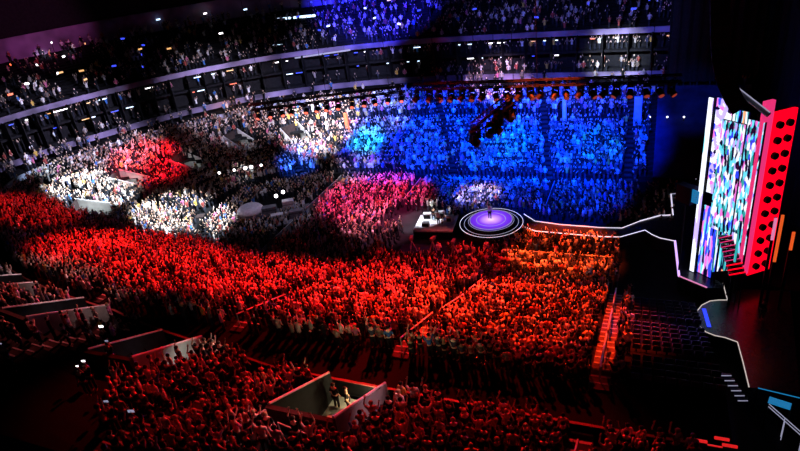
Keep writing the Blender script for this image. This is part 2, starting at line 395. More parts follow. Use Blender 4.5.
# covered rows by the stage at the far side + mid walkway strip
def band(fn, u0, u1, v0, v1, dz):
    us = np.linspace(u0, u1, 30); vs = []
    for u in us:
        for v in (v0, v1):
            p = fn(u, v); vs.append((p[0], p[1], p[2] + dz + (.25 if v == v1 else 0)))
    return MB().add(vs, [(2 * i, 2 * i + 2, 2 * i + 3, 2 * i + 1) for i in range(29)])
uf_end = u_of_x(.8, K1, .85, 1)
o = band(bowl, uf_end + .004, .995, .02, .98, .5).build('seat_cover', 'tarp'); k = o.modifiers.new('solid', 'SOLIDIFY'); k.thickness = .1
tag(o, 'dark blue cloth covering the empty seats beside the stage on the far side', 'cover')

# ------------------------------------------------------------------ people
TPL = {}
def rings(rs, n=6):
    vs = []; fs = []
    for cx, cy, cz, rx, ry in rs:
        for i in range(n):
            a = 2 * math.pi * (i + .5) / n; vs.append((cx + rx * math.cos(a), cy + ry * math.sin(a), cz))
    k = len(rs)
    for j in range(k - 1):
        for i in range(n): fs.append((j * n + i, j * n + (i + 1) % n, (j + 1) * n + (i + 1) % n, (j + 1) * n + i))
    fs.append(tuple((k - 1) * n + i for i in range(n)))
    return vs, fs
def limb(p0, p1, r0, r1, n=4):
    mb = MB().tube(p0, p1, r0, n, r1); return mb.v, mb.f
def template(pose):
    # tags: 0 skin 1 shirt 2 trousers 3 hair
    V = []; Fq = []; Tg = []
    def put(vf, t):
        n = len(V); V.extend(vf[0]); Fq.extend([tuple(n + i for i in f) for f in vf[1]]); Tg.extend([t] * len(vf[1]))
    put(rings([(0, 0, 0.0, .12, .1), (0, 0, .85, .17, .12)], 5), 2)
    put(rings([(0, 0, .8, .17, .12), (0, .01, 1.15, .17, .12), (0, 0, 1.40, .23, .12), (0, 0, 1.48, .08, .06)], 6), 1)
    put(rings([(0, -.02, 1.46, .05, .05), (0, -.03, 1.55, .085, .09), (0, -.02, 1.65, .09, .10), (0, 0, 1.70, .06, .07)], 6), 0)
    put(rings([(0, .03, 1.58, .09, .09), (0, .02, 1.68, .1, .1), (0, .02, 1.76, .05, .06)], 5), 3)
    for s in (-1, 1):
        sh = (s * .22, 0, 1.4)
        if pose == 1 or (pose == 2 and s == 1):
            el = (s * .3, -.12, 1.62); ha = (s * .22, -.16, 1.92)
        elif pose == 3:
            el = (s * .28, -.12, 1.18); ha = (s * .06, -.32, 1.38)
        else:
            el = (s * .29, .02, 1.12); ha = (s * .26, -.14, .92)
        put(limb(sh, el, .06, .045), 1); put(limb(el, ha, .045, .04), 0)
    return np.array(V), Fq, np.array(Tg)
TPLS = [template(i) for i in range(4)]
people = []   # (x,y,z,rz,scale,shirt,skin,hair,pose)
def add_person(x, y, z, face=None, tilt=0, shirt=None, region=''):
    tx, ty = face if face else (-15.5, 60)
    a = math.atan2(ty - y, tx - x) + math.pi / 2 + random.uniform(-.5, .5)
    pose = random.choices([0, 1, 2, 3], [.45, .2, .2, .15])[0]
    people.append((x, y, z, a, random.uniform(.92, 1.07), random.choices(range(13), [1.5, 1, 2, 2, 1, 1.4, 1.1, 2, 1, 1.6, .5, .4, .5])[0] if shirt is None else shirt, random.randrange(3), random.random() < .25, pose, region))
def aisle_near(fn, u, v, lst, w=.68):
    for ua in lst:
        a = fn(ua, v); b_ = fn(u, v)
        if math.hypot(a[0] - b_[0], a[1] - b_[1]) < w: return True
    return False
def in_frame(x, y, z, m=14):
    q = proj((x, y, z + 1.2)); return -m < q[0] < 800 + m and -m < q[1] < 451 + m
U_EMPTY = u_of_x(-.2, K0, 0, .3)
for r2 in range(2 * ROWS):
    r = r2 / 2; v_row = v = (r + .5) / ROWS
    pts = np.array([bowl(u, v)[:2] for u in US]); seg = np.r_[0, np.cumsum(np.linalg.norm(np.diff(pts, axis=0), axis=1))]
    s = random.uniform(0, .5)
    while s < seg[-1]:
        u = float(np.interp(s, seg, US)); s += random.uniform(.46, .6)
        if u < U_EMPTY or u > uf_end: continue
        if r2 % 2 and not .27 < u < .62 and random.random() > (.25 if u < .3 else .1): continue
        v = min(.999, (r + random.uniform(.3, .7)) / ROWS)
        if u > .72 and .60 < v < .68: continue
        if u > .4 and v > .94: continue
        x, y, z = bowl(u, v)
        if not in_frame(x, y, z): continue
        if random.random() < .06 or aisle_near(bowl, u, v, AISLES, .68 if u < .5 else .42) or in_vom(bowl, u, v, .45): continue
        add_person(x, y, z, region='bowl')
for r in range(S2ROWS):
    v = (r + .5) / S2ROWS
    pts = np.array([tier2(u, v)[:2] for u in us2]); seg = np.r_[0, np.cumsum(np.linalg.norm(np.diff(pts, axis=0), axis=1))]
    s = random.uniform(0, .5)
    while s < seg[-1]:
        u = float(np.interp(s, seg, us2)); s += random.uniform(.55, .75)
        x, y, z = tier2(u, v)
        if x > 3 or not in_frame(x, y, z, 6): continue
        if random.random() < .12 or aisle_near(tier2, u, v, A2) or in_vom(tier2, u, v, .95): continue
        q = proj((x, y, z + 1))
        if q[0] < 125 - max(0, (q[1] - 330)) * .25 and q[1] > 335: continue
        add_person(x, y, z, region='tier')
# floor crowd
DISC = at(491, 219.5, 1.6)
def floor_ok(x, y):
    if math.hypot(x - DISC.x, y - DISC.y) < 4.4: return False
    if x > DISC.x and 55.7 < y < (61.2 if x < -10.5 else 60.0) - .03 * (x + 10): return False
    if -24.8 < x < -14.5 and 49.2 < y < 56.2 and not (x > -18 and y < 51.5 and random.random() < .6): return False
    if -27 < x < -20.5 and 56.2 < y < 60.8: return False
    if x < -41.5 and 55 < y < 63 and x > -47.5: return False
    if -39.5 < x < -38.2 or 46.5 > y or y > 68.9: return False
    if -27.4 < x < -26.6: return False
    if x > -1.3 and y < 58: return False
    if x > -.5 and random.random() < .5: return False
    if x > -13 and 51.3 < y < 52.1: return False
    if x > -10.2 and x < -9.3 and y > 62: return False
    return True
y = 46.8
while y < 69:
    x = -51 + random.uniform(0, .5)
    while x < 4:
        xx = x + random.uniform(-.12, .12); yy = y + random.uniform(-.12, .12)
        x += random.uniform(.52, .75)
        K = (xx + 50) / 6
        if xx < -43 and (yy < 47.6 + (-43 - xx) * .55 or yy > 67.5 + (xx + 45) * .7): continue
        if floor_ok(xx, yy) and in_frame(xx, yy, 0): add_person(xx, yy, 0, region='floor')
    y += .72
# suites and upper deck
def ringp(u, off, z):
    p = lerpu(K1, u); nn = lerpu(NRM, u); p = p + nn / np.linalg.norm(nn) * off; return p[0], p[1], lerpu(Z1, u) + z
for off, z, dens in ((1.1, -.3, .2), (2.7, 0.0, .2), (4.3, .3, .14), (6.2, .9, .22), (7.8, 1.3, .15), (7.8, 3.9, .3)):
    for u in np.arange(U_R, 1, .0024):
        x, y, z_ = ringp(u, off, z)
        if random.random() < dens * (2.4 if u > .78 and off > 6 else 1) and in_frame(x, y, z_): add_person(x, y, z_, region='suite')
for r in range(UROWS):
    v = (r + .5) / UROWS
    for u in np.arange(U_R, 1, .0028):
        x, y, z = upper(u, v)
        if random.random() < (.2 if u < .6 else .34) and in_frame(x, y, z): add_person(x, y, z, region='upper')
print('people', len(people))

# detailed spectators for the 300 largest
def skin_mesh(name, verts, edges, radii, sub=1):
    me = bpy.data.meshes.new(name); me.from_pydata(verts, edges, []); o = bpy.data.objects.new(name, me); C.objects.link(o)
    sk = o.modifiers.new('skin', 'SKIN'); s2 = o.modifiers.new('sub', 'SUBSURF'); s2.levels = sub; s2.render_levels = sub
    for i, r in enumerate(radii): me.skin_vertices[0].data[i].radius = r if isinstance(r, tuple) else (r, r)
    me.skin_vertices[0].data[0].use_root = True
    dg = bpy.context.evaluated_depsgraph_get(); nm = bpy.data.meshes.new_from_object(o.evaluated_get(dg)); nm.name = name
    bpy.data.objects.remove(o); nm.polygons.foreach_set('use_smooth', [True] * len(nm.polygons)); nm.materials.clear(); return nm
def arms(pose):
    out = []
    for s in (-1, 1):
        if pose == 1 or (pose == 2 and s == 1): out.append([(s * .19, 0, 1.41), (s * .30, -.12, 1.60), (s * .22, -.17, 1.84), (s * .20, -.18, 1.92)])
        elif pose == 3: out.append([(s * .19, 0, 1.41), (s * .27, -.10, 1.17), (s * .09, -.30, 1.32), (s * .03, -.33, 1.38)])
        else: out.append([(s * .19, 0, 1.41), (s * .26, .03, 1.14), (s * .25, -.08, .91), (s * .25, -.11, .83)])
    return out
def person_meshes(pose):
    V = [(0, 0, .93), (0, .01, 1.15), (0, 0, 1.38), (0, 0, 1.50), (0, -.02, 1.60), (0, -.02, 1.70)]
    Rr = [(.13, .1), (.12, .09), (.14, .09), .05, (.08, .095), (.07, .085)]; E_ = [(0, 1), (1, 2), (2, 3), (3, 4), (4, 5)]
    for s in (-1, 1):
        n = len(V); V += [(s * .10, 0, .86), (s * .11, -.01, .48), (s * .11, .02, .08), (s * .12, -.12, .04)]; Rr += [.08, .055, .04, .035]
        E_ += [(0, n), (n, n + 1), (n + 1, n + 2), (n + 2, n + 3)]
    sh = [(0, 0, .90), (0, .01, 1.15), (0, 0, 1.38)]; shr = [(.16, .12), (.145, .115), (.17, .115)]; she = [(0, 1), (1, 2)]
    for a in arms(pose):
        n = len(V); V += a; Rr += [.05, .04, .033, .03]; E_ += [(2, n), (n, n + 1), (n + 1, n + 2), (n + 2, n + 3)]
        # five fingers as short spread chains from the palm
        d = (Vector(a[3]) - Vector(a[2])).normalized(); h = Vector((1, 0, 0)) if abs(d.x) < .7 else Vector((0, 1, 0)); h = (h - d * h.dot(d)).normalized(); pb = len(V) - 1
        for k, (sd, ln) in enumerate(((-.03, .08), (-.01, .1), (.01, .105), (.03, .09), (.05, .04))):
            q = Vector(a[3]) + h * sd * 1.1 + d * (.05 if k < 4 else .0); V.append(tuple(q)); Rr.append(.011); E_.append((pb, len(V) - 1))
            V.append(tuple(q + d * ln * .7 + h * sd * .3)); Rr.append(.008); E_.append((len(V) - 2, len(V) - 1))
        m = len(sh); mid_ = Vector(a[0]).lerp(Vector(a[1]), .95); sh += [a[0], tuple(mid_)]; shr += [.068, .06]; she += [(2, m), (m, m + 1)]
    body = skin_mesh('person_body', V, E_, Rr)
    shirt = skin_mesh('shirt', sh, she, shr)
    tv = [(0, 0, .93)]; tr = [(.16, .125)]; te = []
    for s in (-1, 1):
        n = len(tv); tv += [(s * .10, 0, .84), (s * .11, -.01, .48), (s * .11, .02, .12)]; tr += [.1, .075, .062]; te += [(0, n), (n, n + 1), (n + 1, n + 2)]
    trs = skin_mesh('trousers', tv, te, tr)
    hb = MB().ball((0, .025, 1.685), .112, 10, 6, 1.05); ho = hb.build('hair', hairs[0], smooth=True); hm = ho.data; bpy.data.objects.remove(ho)
    # face: nose, eyes, mouth and ears
    fb = MB().ball((0, -.125, 1.645), .014, 6, 4); fb.ball((-.035, -.105, 1.672), .011, 6, 4); fb.ball((.035, -.105, 1.672), .011, 6, 4); fb.box((0, -.112, 1.605), (.045, .012, .012))
    fb.ball((-.088, -.01, 1.65), .02, 6, 4); fb.ball((.088, -.01, 1.65), .02, 6, 4)
    fb.tube((-.088, -.01, 1.65), (.088, -.01, 1.65), .015, 6); fb.ball((0, -.045, 1.64), .072, 8, 6, 1.1)
    fo = fb.build('face', skins[1]); fm = fo.data; bpy.data.objects.remove(fo)
    return body, shirt, trs, hm, fm
PM = [person_meshes(i) for i in range(4)]
for t in PM:
    for me in t:
        if not me.materials: me.materials.append(trou)
POSE = ['arms down', 'both arms raised', 'one arm raised', 'hands together']
REG = {'tier': 'behind the red-topped parapet', 'bowl': 'in the near crowd below the walkway'}
def make_person(p, label=None, group=None, name='spectator'):
    x, y, z, a, s, sh, sk, hr, pose, reg = p
    body, shirt, trs, hm, fm = PM[pose]
    o = bpy.data.objects.new(name, body); C.objects.link(o); o.location = (x, y, z); o.rotation_euler = (0, 0, a); o.scale = (s, s, s)
    def setm(ob, m):
        ob.material_slots[0].link = 'OBJECT'; ob.material_slots[0].material = m
    setm(o, skins[sk])
    for nm, me, m in (('shirt', shirt, shirts[sh]), ('trousers', trs, trou), ('hair', hm, hairs[int(hr)]), ('face', fm, skins[1])):
        c = bpy.data.objects.new(nm, me); C.objects.link(c); c.parent = o; setm(c, m)
    tag(o, label or ('person in a %s top, %s, %s' % (SHN[sh], POSE[pose], REG.get(reg, 'on the floor'))), 'person', group or ('spectators ' + REG.get(reg, 'on the floor')))
    return o
sizes = []
for i, p in enumerate(people):
    q = proj((p[0], p[1], p[2] + 1.3))
    ok = 4 < q[0] < 796 and 4 < q[1] < 447
    sizes.append((q[2] if ok else 1e9, i))
sizes.sort(); near = set(i for d, i in sizes[:300])
for i in sorted(near): make_person(people[i])
rest = [p for i, p in enumerate(people) if i not in near]
# the rest of the crowd: one object
mats_all = shirts + skins + hairs + [trou]
nS = len(shirts)
Vs = []; loops = []; starts = []; tots = []; mis = []; vo = 0; lo = 0
for p in rest:
    x, y, z, a, s, sh, sk, hr, pose, reg = p
    V, Fq, Tg = TPLS[pose]
    ca, sa = math.cos(a) * s, math.sin(a) * s
    W = np.empty_like(V); W[:, 0] = V[:, 0] * ca - V[:, 1] * sa + x; W[:, 1] = V[:, 0] * sa + V[:, 1] * ca + y; W[:, 2] = V[:, 2] * s + z
    Vs.append(W)
    tm = (nS + sk, sh, nS + 5, nS + 3 + int(hr))
    for f, t in zip(Fq, Tg):
        loops.extend([vo + i for i in f]); starts.append(lo); tots.append(len(f)); lo += len(f); mis.append(tm[t])
    vo += len(V)
VV = np.concatenate(Vs).astype(np.float32)
me = bpy.data.meshes.new('crowd'); me.vertices.add(len(VV)); me.vertices.foreach_set('co', VV.ravel())
me.loops.add(len(loops)); me.loops.foreach_set('vertex_index', np.array(loops, np.int32))
me.polygons.add(len(starts)); me.polygons.foreach_set('loop_start', np.array(starts, np.int32)); 
me.polygons.foreach_set('material_index', np.array(mis, np.int32))
for m in mats_all: me.materials.append(m)
me.update(calc_edges=True); me.validate()
o = bpy.data.objects.new('crowd', me); C.objects.link(o)
tag(o, 'dense crowd of standing spectators filling the floor, bowl and far tiers', 'crowd', None, 'stuff')

def BP(px, py, fn=bowl, lo=0, hi=1, dz=1.2):
    u, v = find_uv((px, py), fn, lo, hi); q = fn(u, v); return (q[0], q[1], q[2] + dz)

# ------------------------------------------------------------------ empty seats beside the near aisle
def make_seat():
    ro = empty('arena_seat', (0, 0, 0), 0, 'empty dark folding seat in the rows beside the stage', 'seat', 'empty seats beside the stage')
    MB().box((0, -.02, .44), (.46, .42, .07)).build('seat', 'seat_plastic', ro, .02)
    MB().add([(-.23, .18, .48), (.23, .18, .48), (.23, .24, .48), (-.23, .24, .48), (-.22, .28, .9), (.22, .28, .9), (.22, .33, .9), (-.22, .33, .9)],
             [(3, 2, 1, 0), (4, 5, 6, 7), (0, 1, 5, 4), (1, 2, 6, 5), (2, 3, 7, 6), (3, 0, 4, 7)]).build('backrest', 'seat_plastic', ro, .015)
    MB().box((0, .15, .2), (.08, .1, .42)).build('support', 'black', ro)
    return ro
seat0 = make_seat(); first = True
for r in range(1, ROWS - 1):
    x = .4
    while x < 4.4:
        v = (r + .55) / ROWS; u = u_of_x(x, K0, 0, .2)
        yy = 45.5 + (24.8 - 45.5) * v; z = bowl(0, v)[2]
        if r in (7, 14): x += .57; continue
        s = seat0 if first else copy_tree(seat0); first = False
        s.location = (x, yy, z); s.rotation_euler = (0, 0, math.pi); x += .57

# ------------------------------------------------------------------ round stage
z0 = 1.6; D = DISC
st = empty('round_stage', (D.x, D.y, 0), 0, 'round stage with glowing violet floor and pale rings, in the middle of the floor crowd', 'stage')
def ringmesh(r0, r1, za, zb, n=64):
    vs = []; fs = []
    for i in range(n):
        a = 2 * math.pi * i / n; c, s = math.cos(a), math.sin(a)
        vs += [(r0 * c, r0 * s, zb), (r1 * c, r1 * s, zb), (r1 * c, r1 * s, za), (r0 * c, r0 * s, za)]
    for i in range(n):
        j = (i + 1) % n
        for k in range(4): fs.append((4 * i + k, 4 * i + (k + 1) % 4, 4 * j + (k + 1) % 4, 4 * j + k))
    return MB().add(vs, fs)
def disc(r, za, zb, n=64): return MB().prism([(r * math.cos(2 * math.pi * i / n), r * math.sin(2 * math.pi * i / n)) for i in range(n)], za, zb)
RD = 3.45
disc(RD, 0, 1.25).build('base', 'deck', st); disc(2.5, 1.25, 1.5).build('middle_step', 'deck', st)
o = disc(2.3, 1.5, 1.62).build('glowing_floor', 'disc_screen', st)
ringmesh(2.26, 2.32, 1.6, 1.64).build('light_ring', 'led_dim', st)
ringmesh(2.44, 2.49, 1.49, 1.515).build('light_ring', 'led_dim', st)
ringmesh(3.4, 3.45, 1.24, 1.27).build('light_ring', 'led_white', st)
ringmesh(2.92, 2.97, 1.25, 1.27).build('light_ring', 'led_dim', st)
ringmesh(1.55, 1.61, 1.62, 1.635).build('light_ring', 'led_dim', st)
pf = make_person((D.x - .1, D.y, 1.62, math.pi * .95, 1.05, 6, 2, False, 2, ''), 'performer in white standing at the centre of the glowing round stage', 'performers', 'performer')

# ------------------------------------------------------------------ runway and main stage
ZS = 1.5
FAR = [(524, 214), (535, 221), (560, 224.5), (600, 227.5), (622, 228), (640, 221), (660, 215.5), (673, 215), (671, 194), (690, 192)]
NEAR = [(525, 227), (535, 231), (570, 234), (600, 236.5), (620, 237), (645, 230), (652, 234.5), (660, 238), (675, 241), (679, 276), (707, 287.5)]
rg = empty('runway_stage', (0, 57, 0), 0, 'long black runway with glowing white edges leading from the round stage to the main stage', 'stage')
off = Vector((0, 57, 0))
fp = [at(*p, ZS) - off for p in FAR]; np_ = [at(*p, ZS) - off for p in NEAR]
poly = fp + [Vector((13, 68 - 57, 0)), Vector((13, -9, 0))] + np_[::-1]
bm = bmesh.new(); vs = [bm.verts.new((p.x, p.y, 0)) for p in poly]; f = bm.faces.new(vs)
bmesh.ops.triangulate(bm, faces=[f]); r_ = bmesh.ops.extrude_face_region(bm, geom=bm.faces[:]); bmesh.ops.translate(bm, vec=(0, 0, ZS - .03), verts=[v for v in r_['geom'] if isinstance(v, bmesh.types.BMVert)])
bmesh.ops.recalc_face_normals(bm, faces=bm.faces); me = bpy.data.meshes.new('deck'); bm.to_mesh(me); bm.free(); me.materials.append(M['deck'])
o = bpy.data.objects.new('deck', me); C.objects.link(o); o.parent = rg
MB().path(fp[:6], .045).build('light_edge', 'led_white', rg); MB().path(fp[5:9], .07).build('light_edge', 'led_white', rg); MB().path(fp[8:], .045).build('light_edge', 'led_dim', rg)
MB().path(np_[:9], .045).build('light_edge', 'led_white', rg); MB().path(np_[8:10], .1).build('light_edge', 'led_violet', rg); MB().path(np_[9:], .06).build('light_edge', 'led_pink', rg)

def arcpts(lst): return [at(*p, ZS) for p in lst]
nt_ = empty('side_thrust_stage', at(720, 310, 0), 0, 'curved black side stage with a thin cream light edge, near side of the screen', 'stage')
ob = Vector(nt_.location)
TP = [(721, 272), (724, 287), (727.5, 300), (719, 300), (710, 301), (702, 305), (697, 311), (695.5, 318), (699, 326), (706, 332), (715, 335.5), (725, 337.5), (737.5, 342), (743, 362), (749, 387)]
tp = [p - ob for p in arcpts(TP)]
pl = [(p.x, p.y) for p in tp] + [((at(800, 392, ZS) - ob).x, (at(800, 392, ZS) - ob).y), ((at(790, 290, ZS) - ob).x, (at(790, 290, ZS) - ob).y)]
bm = bmesh.new(); f = bm.faces.new([bm.verts.new((x, y, 0)) for x, y in pl]); bmesh.ops.triangulate(bm, faces=[f]); r_ = bmesh.ops.extrude_face_region(bm, geom=bm.faces[:])
bmesh.ops.translate(bm, vec=(0, 0, ZS - .03), verts=[v for v in r_['geom'] if isinstance(v, bmesh.types.BMVert)]); bmesh.ops.recalc_face_normals(bm, faces=bm.faces)
me = bpy.data.meshes.new('deck'); bm.to_mesh(me); bm.free(); me.materials.append(M['deck']); o = bpy.data.objects.new('deck', me); C.objects.link(o); o.parent = nt_
MB().path(tp[:3], .04).build('light_edge', 'led_cream', nt_); MB().path(tp[2:13], .04).build('light_edge', 'led_cream', nt_); MB().path(tp[12:], .04).build('light_edge', 'led_cream', nt_)
MB().ball(tp[0] + Vector((0, 0, .25)), .28).build('lamp', 'lamp_cool', nt_)
b0 = at(705, 309, ZS) - ob; b1 = at(708, 327, ZS) - ob
MB().box(((b0.x + b1.x) / 2, (b0.y + b1.y) / 2, ZS + .02), (.28, (b0 - b1).length, .05), .1).build('blue_floor_light', 'led_blue', nt_)
ft = empty('far_thrust_stage', at(684, 172, 0), 0, 'thin pale curl of light edging the far side stage', 'stage'); ob = Vector(ft.location)
q = [at(*p, ZS) - ob for p in [(696, 179), (693, 171), (684, 169.5), (677, 167.5), (673.5, 164.5), (673, 161.5), (676, 160.5)]]
MB().path(q, .05).build('light_edge', 'led_dim', ft)
MB().prism([(p.x, p.y) for p in q], 0, ZS - .06).build('deck', 'deck', ft)

# stage stairs with red edges
sr = empty('stage_stairs', at(733, 275, ZS), 0, 'steps with red glowing edges beside the foot of the tall screen', 'stairs'); ob = Vector(sr.location)
sr.location = (7.6, 44.6, ZS); ob = Vector(sr.location)
for i in range(9):
    a = aty(729 - 1.3 * i, 275 - 4.6 * i, 44.4 + .3 * i) - ob; c = aty(746 - 1.7 * i, 272 - 4.6 * i, 44.4 + .3 * i) - ob
    m_ = (a + c) / 2; an_ = math.atan2(c.y - a.y, c.x - a.x)
    MB().box((m_.x, m_.y + .15, m_.z - .13), ((a - c).length, .3, .22), an_).build('step', 'deck', sr)
    MB().tube(a, c, .035 if i > 2 else .05).build('red_edge', 'screen_red' if i < 3 else 'strip_pink', sr)
    if i % 2 == 0: MB().tube((c.x - .1, c.y + .15, 0), (c.x - .1, c.y + .15, c.z - .1), .05).build('support', 'black', sr)
s2 = empty('side_stairs', at(735, 400, 0), 0, 'dim violet striped steps at the foot of the cream-edged side stage', 'stairs'); ob = Vector(s2.location)
for i in range(6):
    a = at(721 + 3.3 * i, 375 + 5 * i, 1.3 - .2 * i) - ob; c = at(731 + 3.3 * i, 375 + 5 * i, 1.3 - .2 * i) - ob
    MB().box(((a.x + c.x) / 2, (a.y + c.y) / 2, a.z), ((c - a).length, .28, .12)).build('step', 'seat_plastic', s2)
    MB().tube(a + Vector((0, -.15, .07)), c + Vector((0, -.15, .07)), .03).build('step_light', 'led_dim', s2)

# ------------------------------------------------------------------ tall screens
A = Vector((4.75, 49.9, 0)); B = Vector((8.05, 46.9, 0)); dr = (B - A).normalized(); an = math.atan2(dr.y, dr.x); nrm = Vector((-dr.y, dr.x, 0))
if nrm.y > 0: nrm = -nrm
Ls = (B - A).length
def panel(s0, s1, z0_, z1_, m, label, out=0.0, slantL=0, slantR=0):
    c = A + dr * ((s0 + s1) / 2) * Ls + nrm * out; ro = empty('led_screen', (c.x, c.y, 0), an, label, 'screen', 'tall screens on the stage')
    w = (s1 - s0) * Ls
    MB().box((0, .15, (z0_ + z1_) / 2), (w, .2, z1_ - z0_)).build('housing', 'black', ro)
    h = w / 2 - .03
    pts = [(-h, z0_ + slantL), (h, z0_ + slantR), (h, z1_), (-h, z1_)]
    sgn_ = -1
    MB().add([(x, -.0, z) for x, z in pts] + [(x, .05, z) for x, z in pts], [(0, 1, 2, 3), (7, 6, 5, 4), (0, 1, 5, 4), (1, 2, 6, 5), (2, 3, 7, 6), (3, 0, 4, 7)]).build('display', m, ro)
    if z0_ > ZS + .2: MB().tube((0, .25, ZS - .05), (0, .25, z0_ + .5), .08).build('leg', 'black', ro)
    return ro
panel(-.02, .08, 1.55, 17, 'screen_edge', 'narrow white glowing strip screen at the left edge of the stage set', .3)
panel(.09, .4, 9.2, 17, 'screen_lavender', 'upper left screen with lavender and white graphic')
panel(.09, .4, 1.55, 8.0, 'screen_blue', 'lower left screen with streaky blue and white graphic')
panel(.41, .72, 1.6, 16.4, 'screen_stripes', 'middle screen with tall white and cyan streaks', 0, .6, 1.4)
panel(.73, 1.02, 4.2, 16.0, 'screen_mosaic', 'right screen with cyan and white mosaic graphic', .25, 0, 1.0)
panel(.30, .74, 6.5, 15.6, 'screen_mosaic', 'centre screen with cyan mosaic overlapping the streaked one', .45, 0, 0)
bx = empty('projection_box', at(701, 189, 0), 0, 'dark blue box standing left of the tall screens', 'box')
pb = A + nrm * 1.0 - dr * .6
bx.location = (pb.x, pb.y, 0); bx.rotation_euler = (0, 0, an)
MB().box((0, 0, 9.0), (1.4, .8, 1.5)).build('body', 'tarp', bx); MB().tube((0, 0, 1.5), (0, 0, 8.3), .06).build('stand', 'black', bx); MB().box((1.0, -.2, 9.1), (.6, .1, 1.1)).build('cyan_panel', 'led_cyan', bx)

# red wall of round lamps
B2 = B + nrm * .3; Cc = at(772, 262, 3.0); Cc.z = 0
d2 = Vector((2.5, 2.9, 0)).normalized(); 
rw = empty('blinder_wall', (B2.x, B2.y, 0), 0, 'tall glowing red wall with two columns of dark round lamps, right of the screens', 'light wall')
zb, zt = 3.0, 16.5
pR0 = aty(771, 258, 48.5); W2 = Vector((pR0.x, 48.5, 0)) - B2; w2 = W2.length; a2 = math.atan2(W2.y, W2.x); rw.rotation_euler = (0, 0, a2)
MB().box((w2 * .14, .15, (3.2 + zt + 1) / 2), (w2 * .28, .3, zt + 1 - 3.2)).build('pink_strip', 'strip_pink', rw)
MB().box((w2 * .64, .15, (zb + zt) / 2), (w2 * .72, .3, zt - zb)).build('red_panel', 'screen_red', rw)
MB().box((w2 * .5, .45, (1.5 + zt) / 2), (w2, .3, zt - 1.5)).build('frame', 'black', rw)
for i in range(11):
    for j in range(2):
        MB().tube((w2 * (.47 + .3 * j), -.02, zb + .8 + i * 1.18), (w2 * (.47 + .3 * j), -.28, zb + .8 + i * 1.18), .27, 12).build('lamp', 'black', rw)
# diagonal beam over the screens, pink drape behind
dg = empty('diagonal_beam', (0, 0, 0), 0, 'blue-lit beam crossing the top of the tall screens diagonally', 'beam')
p0 = aty(733, 87, 47.2); p1 = aty(769, 115, 45.6); dg.location = p0
MB().tube((0, 0, 0), p1 - p0, .22, 4).build('beam', 'grey_kit', dg); MB().tube((0, -.2, .25), p1 - p0 + Vector((0, -.2, .25)), .05, 4).build('light_edge', 'led_dim', dg)
for k, (x, y1, y2, m, l) in enumerate(((783, 215, 262, 'orange_strip', 'orange glowing upright strip at the right edge, right of the red lamp wall'), (741, 222, 262, 'screen_stripes', 'narrow upright patterned strip at the foot of the mosaic screen'), (794, 232, 250, 'orange_strip', 'short orange strip at the far right edge'), (776, 218, 240, 'led_pink', 'pale pink upright strip just right of the red lamp wall'))):
    yy = 45.0; t = aty(x, y1, yy); b_ = aty(x - 6, y2, yy)
    o = empty('light_batten', (t.x, yy, ZS), 0, l, 'light'); MB().box((0, 0, (b_.z + t.z) / 2 - ZS), (.2, .12, t.z - b_.z)).build('tube', m, o, .03)
    MB().box((0, .12, t.z / 2 - ZS / 2), (.2, .1, t.z - ZS)).build('post', 'black', o)

# black drape closing the right side
dr_ = empty('black_drape', (14, 56, 0), 0, 'huge black drape hanging right of the stage', 'drape')
n = 80; vs = []
for i in range(n):
    t = i / (n - 1); x = 13.5 + .25 * math.sin(i * 1.3); y = 30 + 62 * t; vs += [(x - 14, y - 56, 0), (x - 14, y - 56, 40)]
o = MB().add(vs, [(2 * i, 2 * i + 2, 2 * i + 3, 2 * i + 1) for i in range(n - 1)]).build('cloth', 'black', dr_); k = o.modifiers.new('s', 'SOLIDIFY'); k.thickness = .05
# far side closing drape behind the stage corner
o = empty('black_drape', (10, 84, 0), 0, 'black drape above the blue-covered seats behind the stage', 'drape')
vs = []
for i in range(40):
    x = 2.4 + 10.4 * i / 39; y = 84.6 + .2 * math.sin(i * 1.4); vs += [(x - 10, y - 84, 8.6), (x - 10, y - 84, 28)]
q = MB().add(vs, [(2 * i, 2 * i + 2, 2 * i + 3, 2 * i + 1) for i in range(39)]).build('cloth', 'wall_dark', o); k = q.modifiers.new('s', 'SOLIDIFY'); k.thickness = .05

# ------------------------------------------------------------------ hanging line array
la = empty('line_array', aty(720, 0, 46.5), 0, 'black curved column of loudspeakers hanging above the screens', 'speaker'); ob = Vector(la.location)
pth = [(720, -20), (720, 0), (720, 12), (720, 24), (720, 36), (720.5, 48), (721.5, 60), (723.5, 71), (726.5, 82), (730.5, 92), (735, 101), (740.5, 109)]
pp = [aty(x, y, 46.0) - ob for x, y in pth]
for a, c in zip(pp, pp[1:]):
    m_ = (a + c) / 2; d = (c - a); L = d.length; mb = MB().box((0, 0, 0), (1.15, .7, L * .93)); ang = math.atan2(d.x, -d.z)
    o = mb.build('speaker_box', 'black', la, .03); o.location = m_; o.rotation_euler = (0, -ang, 0)
for s in (-.4, .4): MB().tube(pp[0] + Vector((s, 0, 0)), pp[0] + Vector((s, 0, 10)), .02).build('cable', 'black', la)

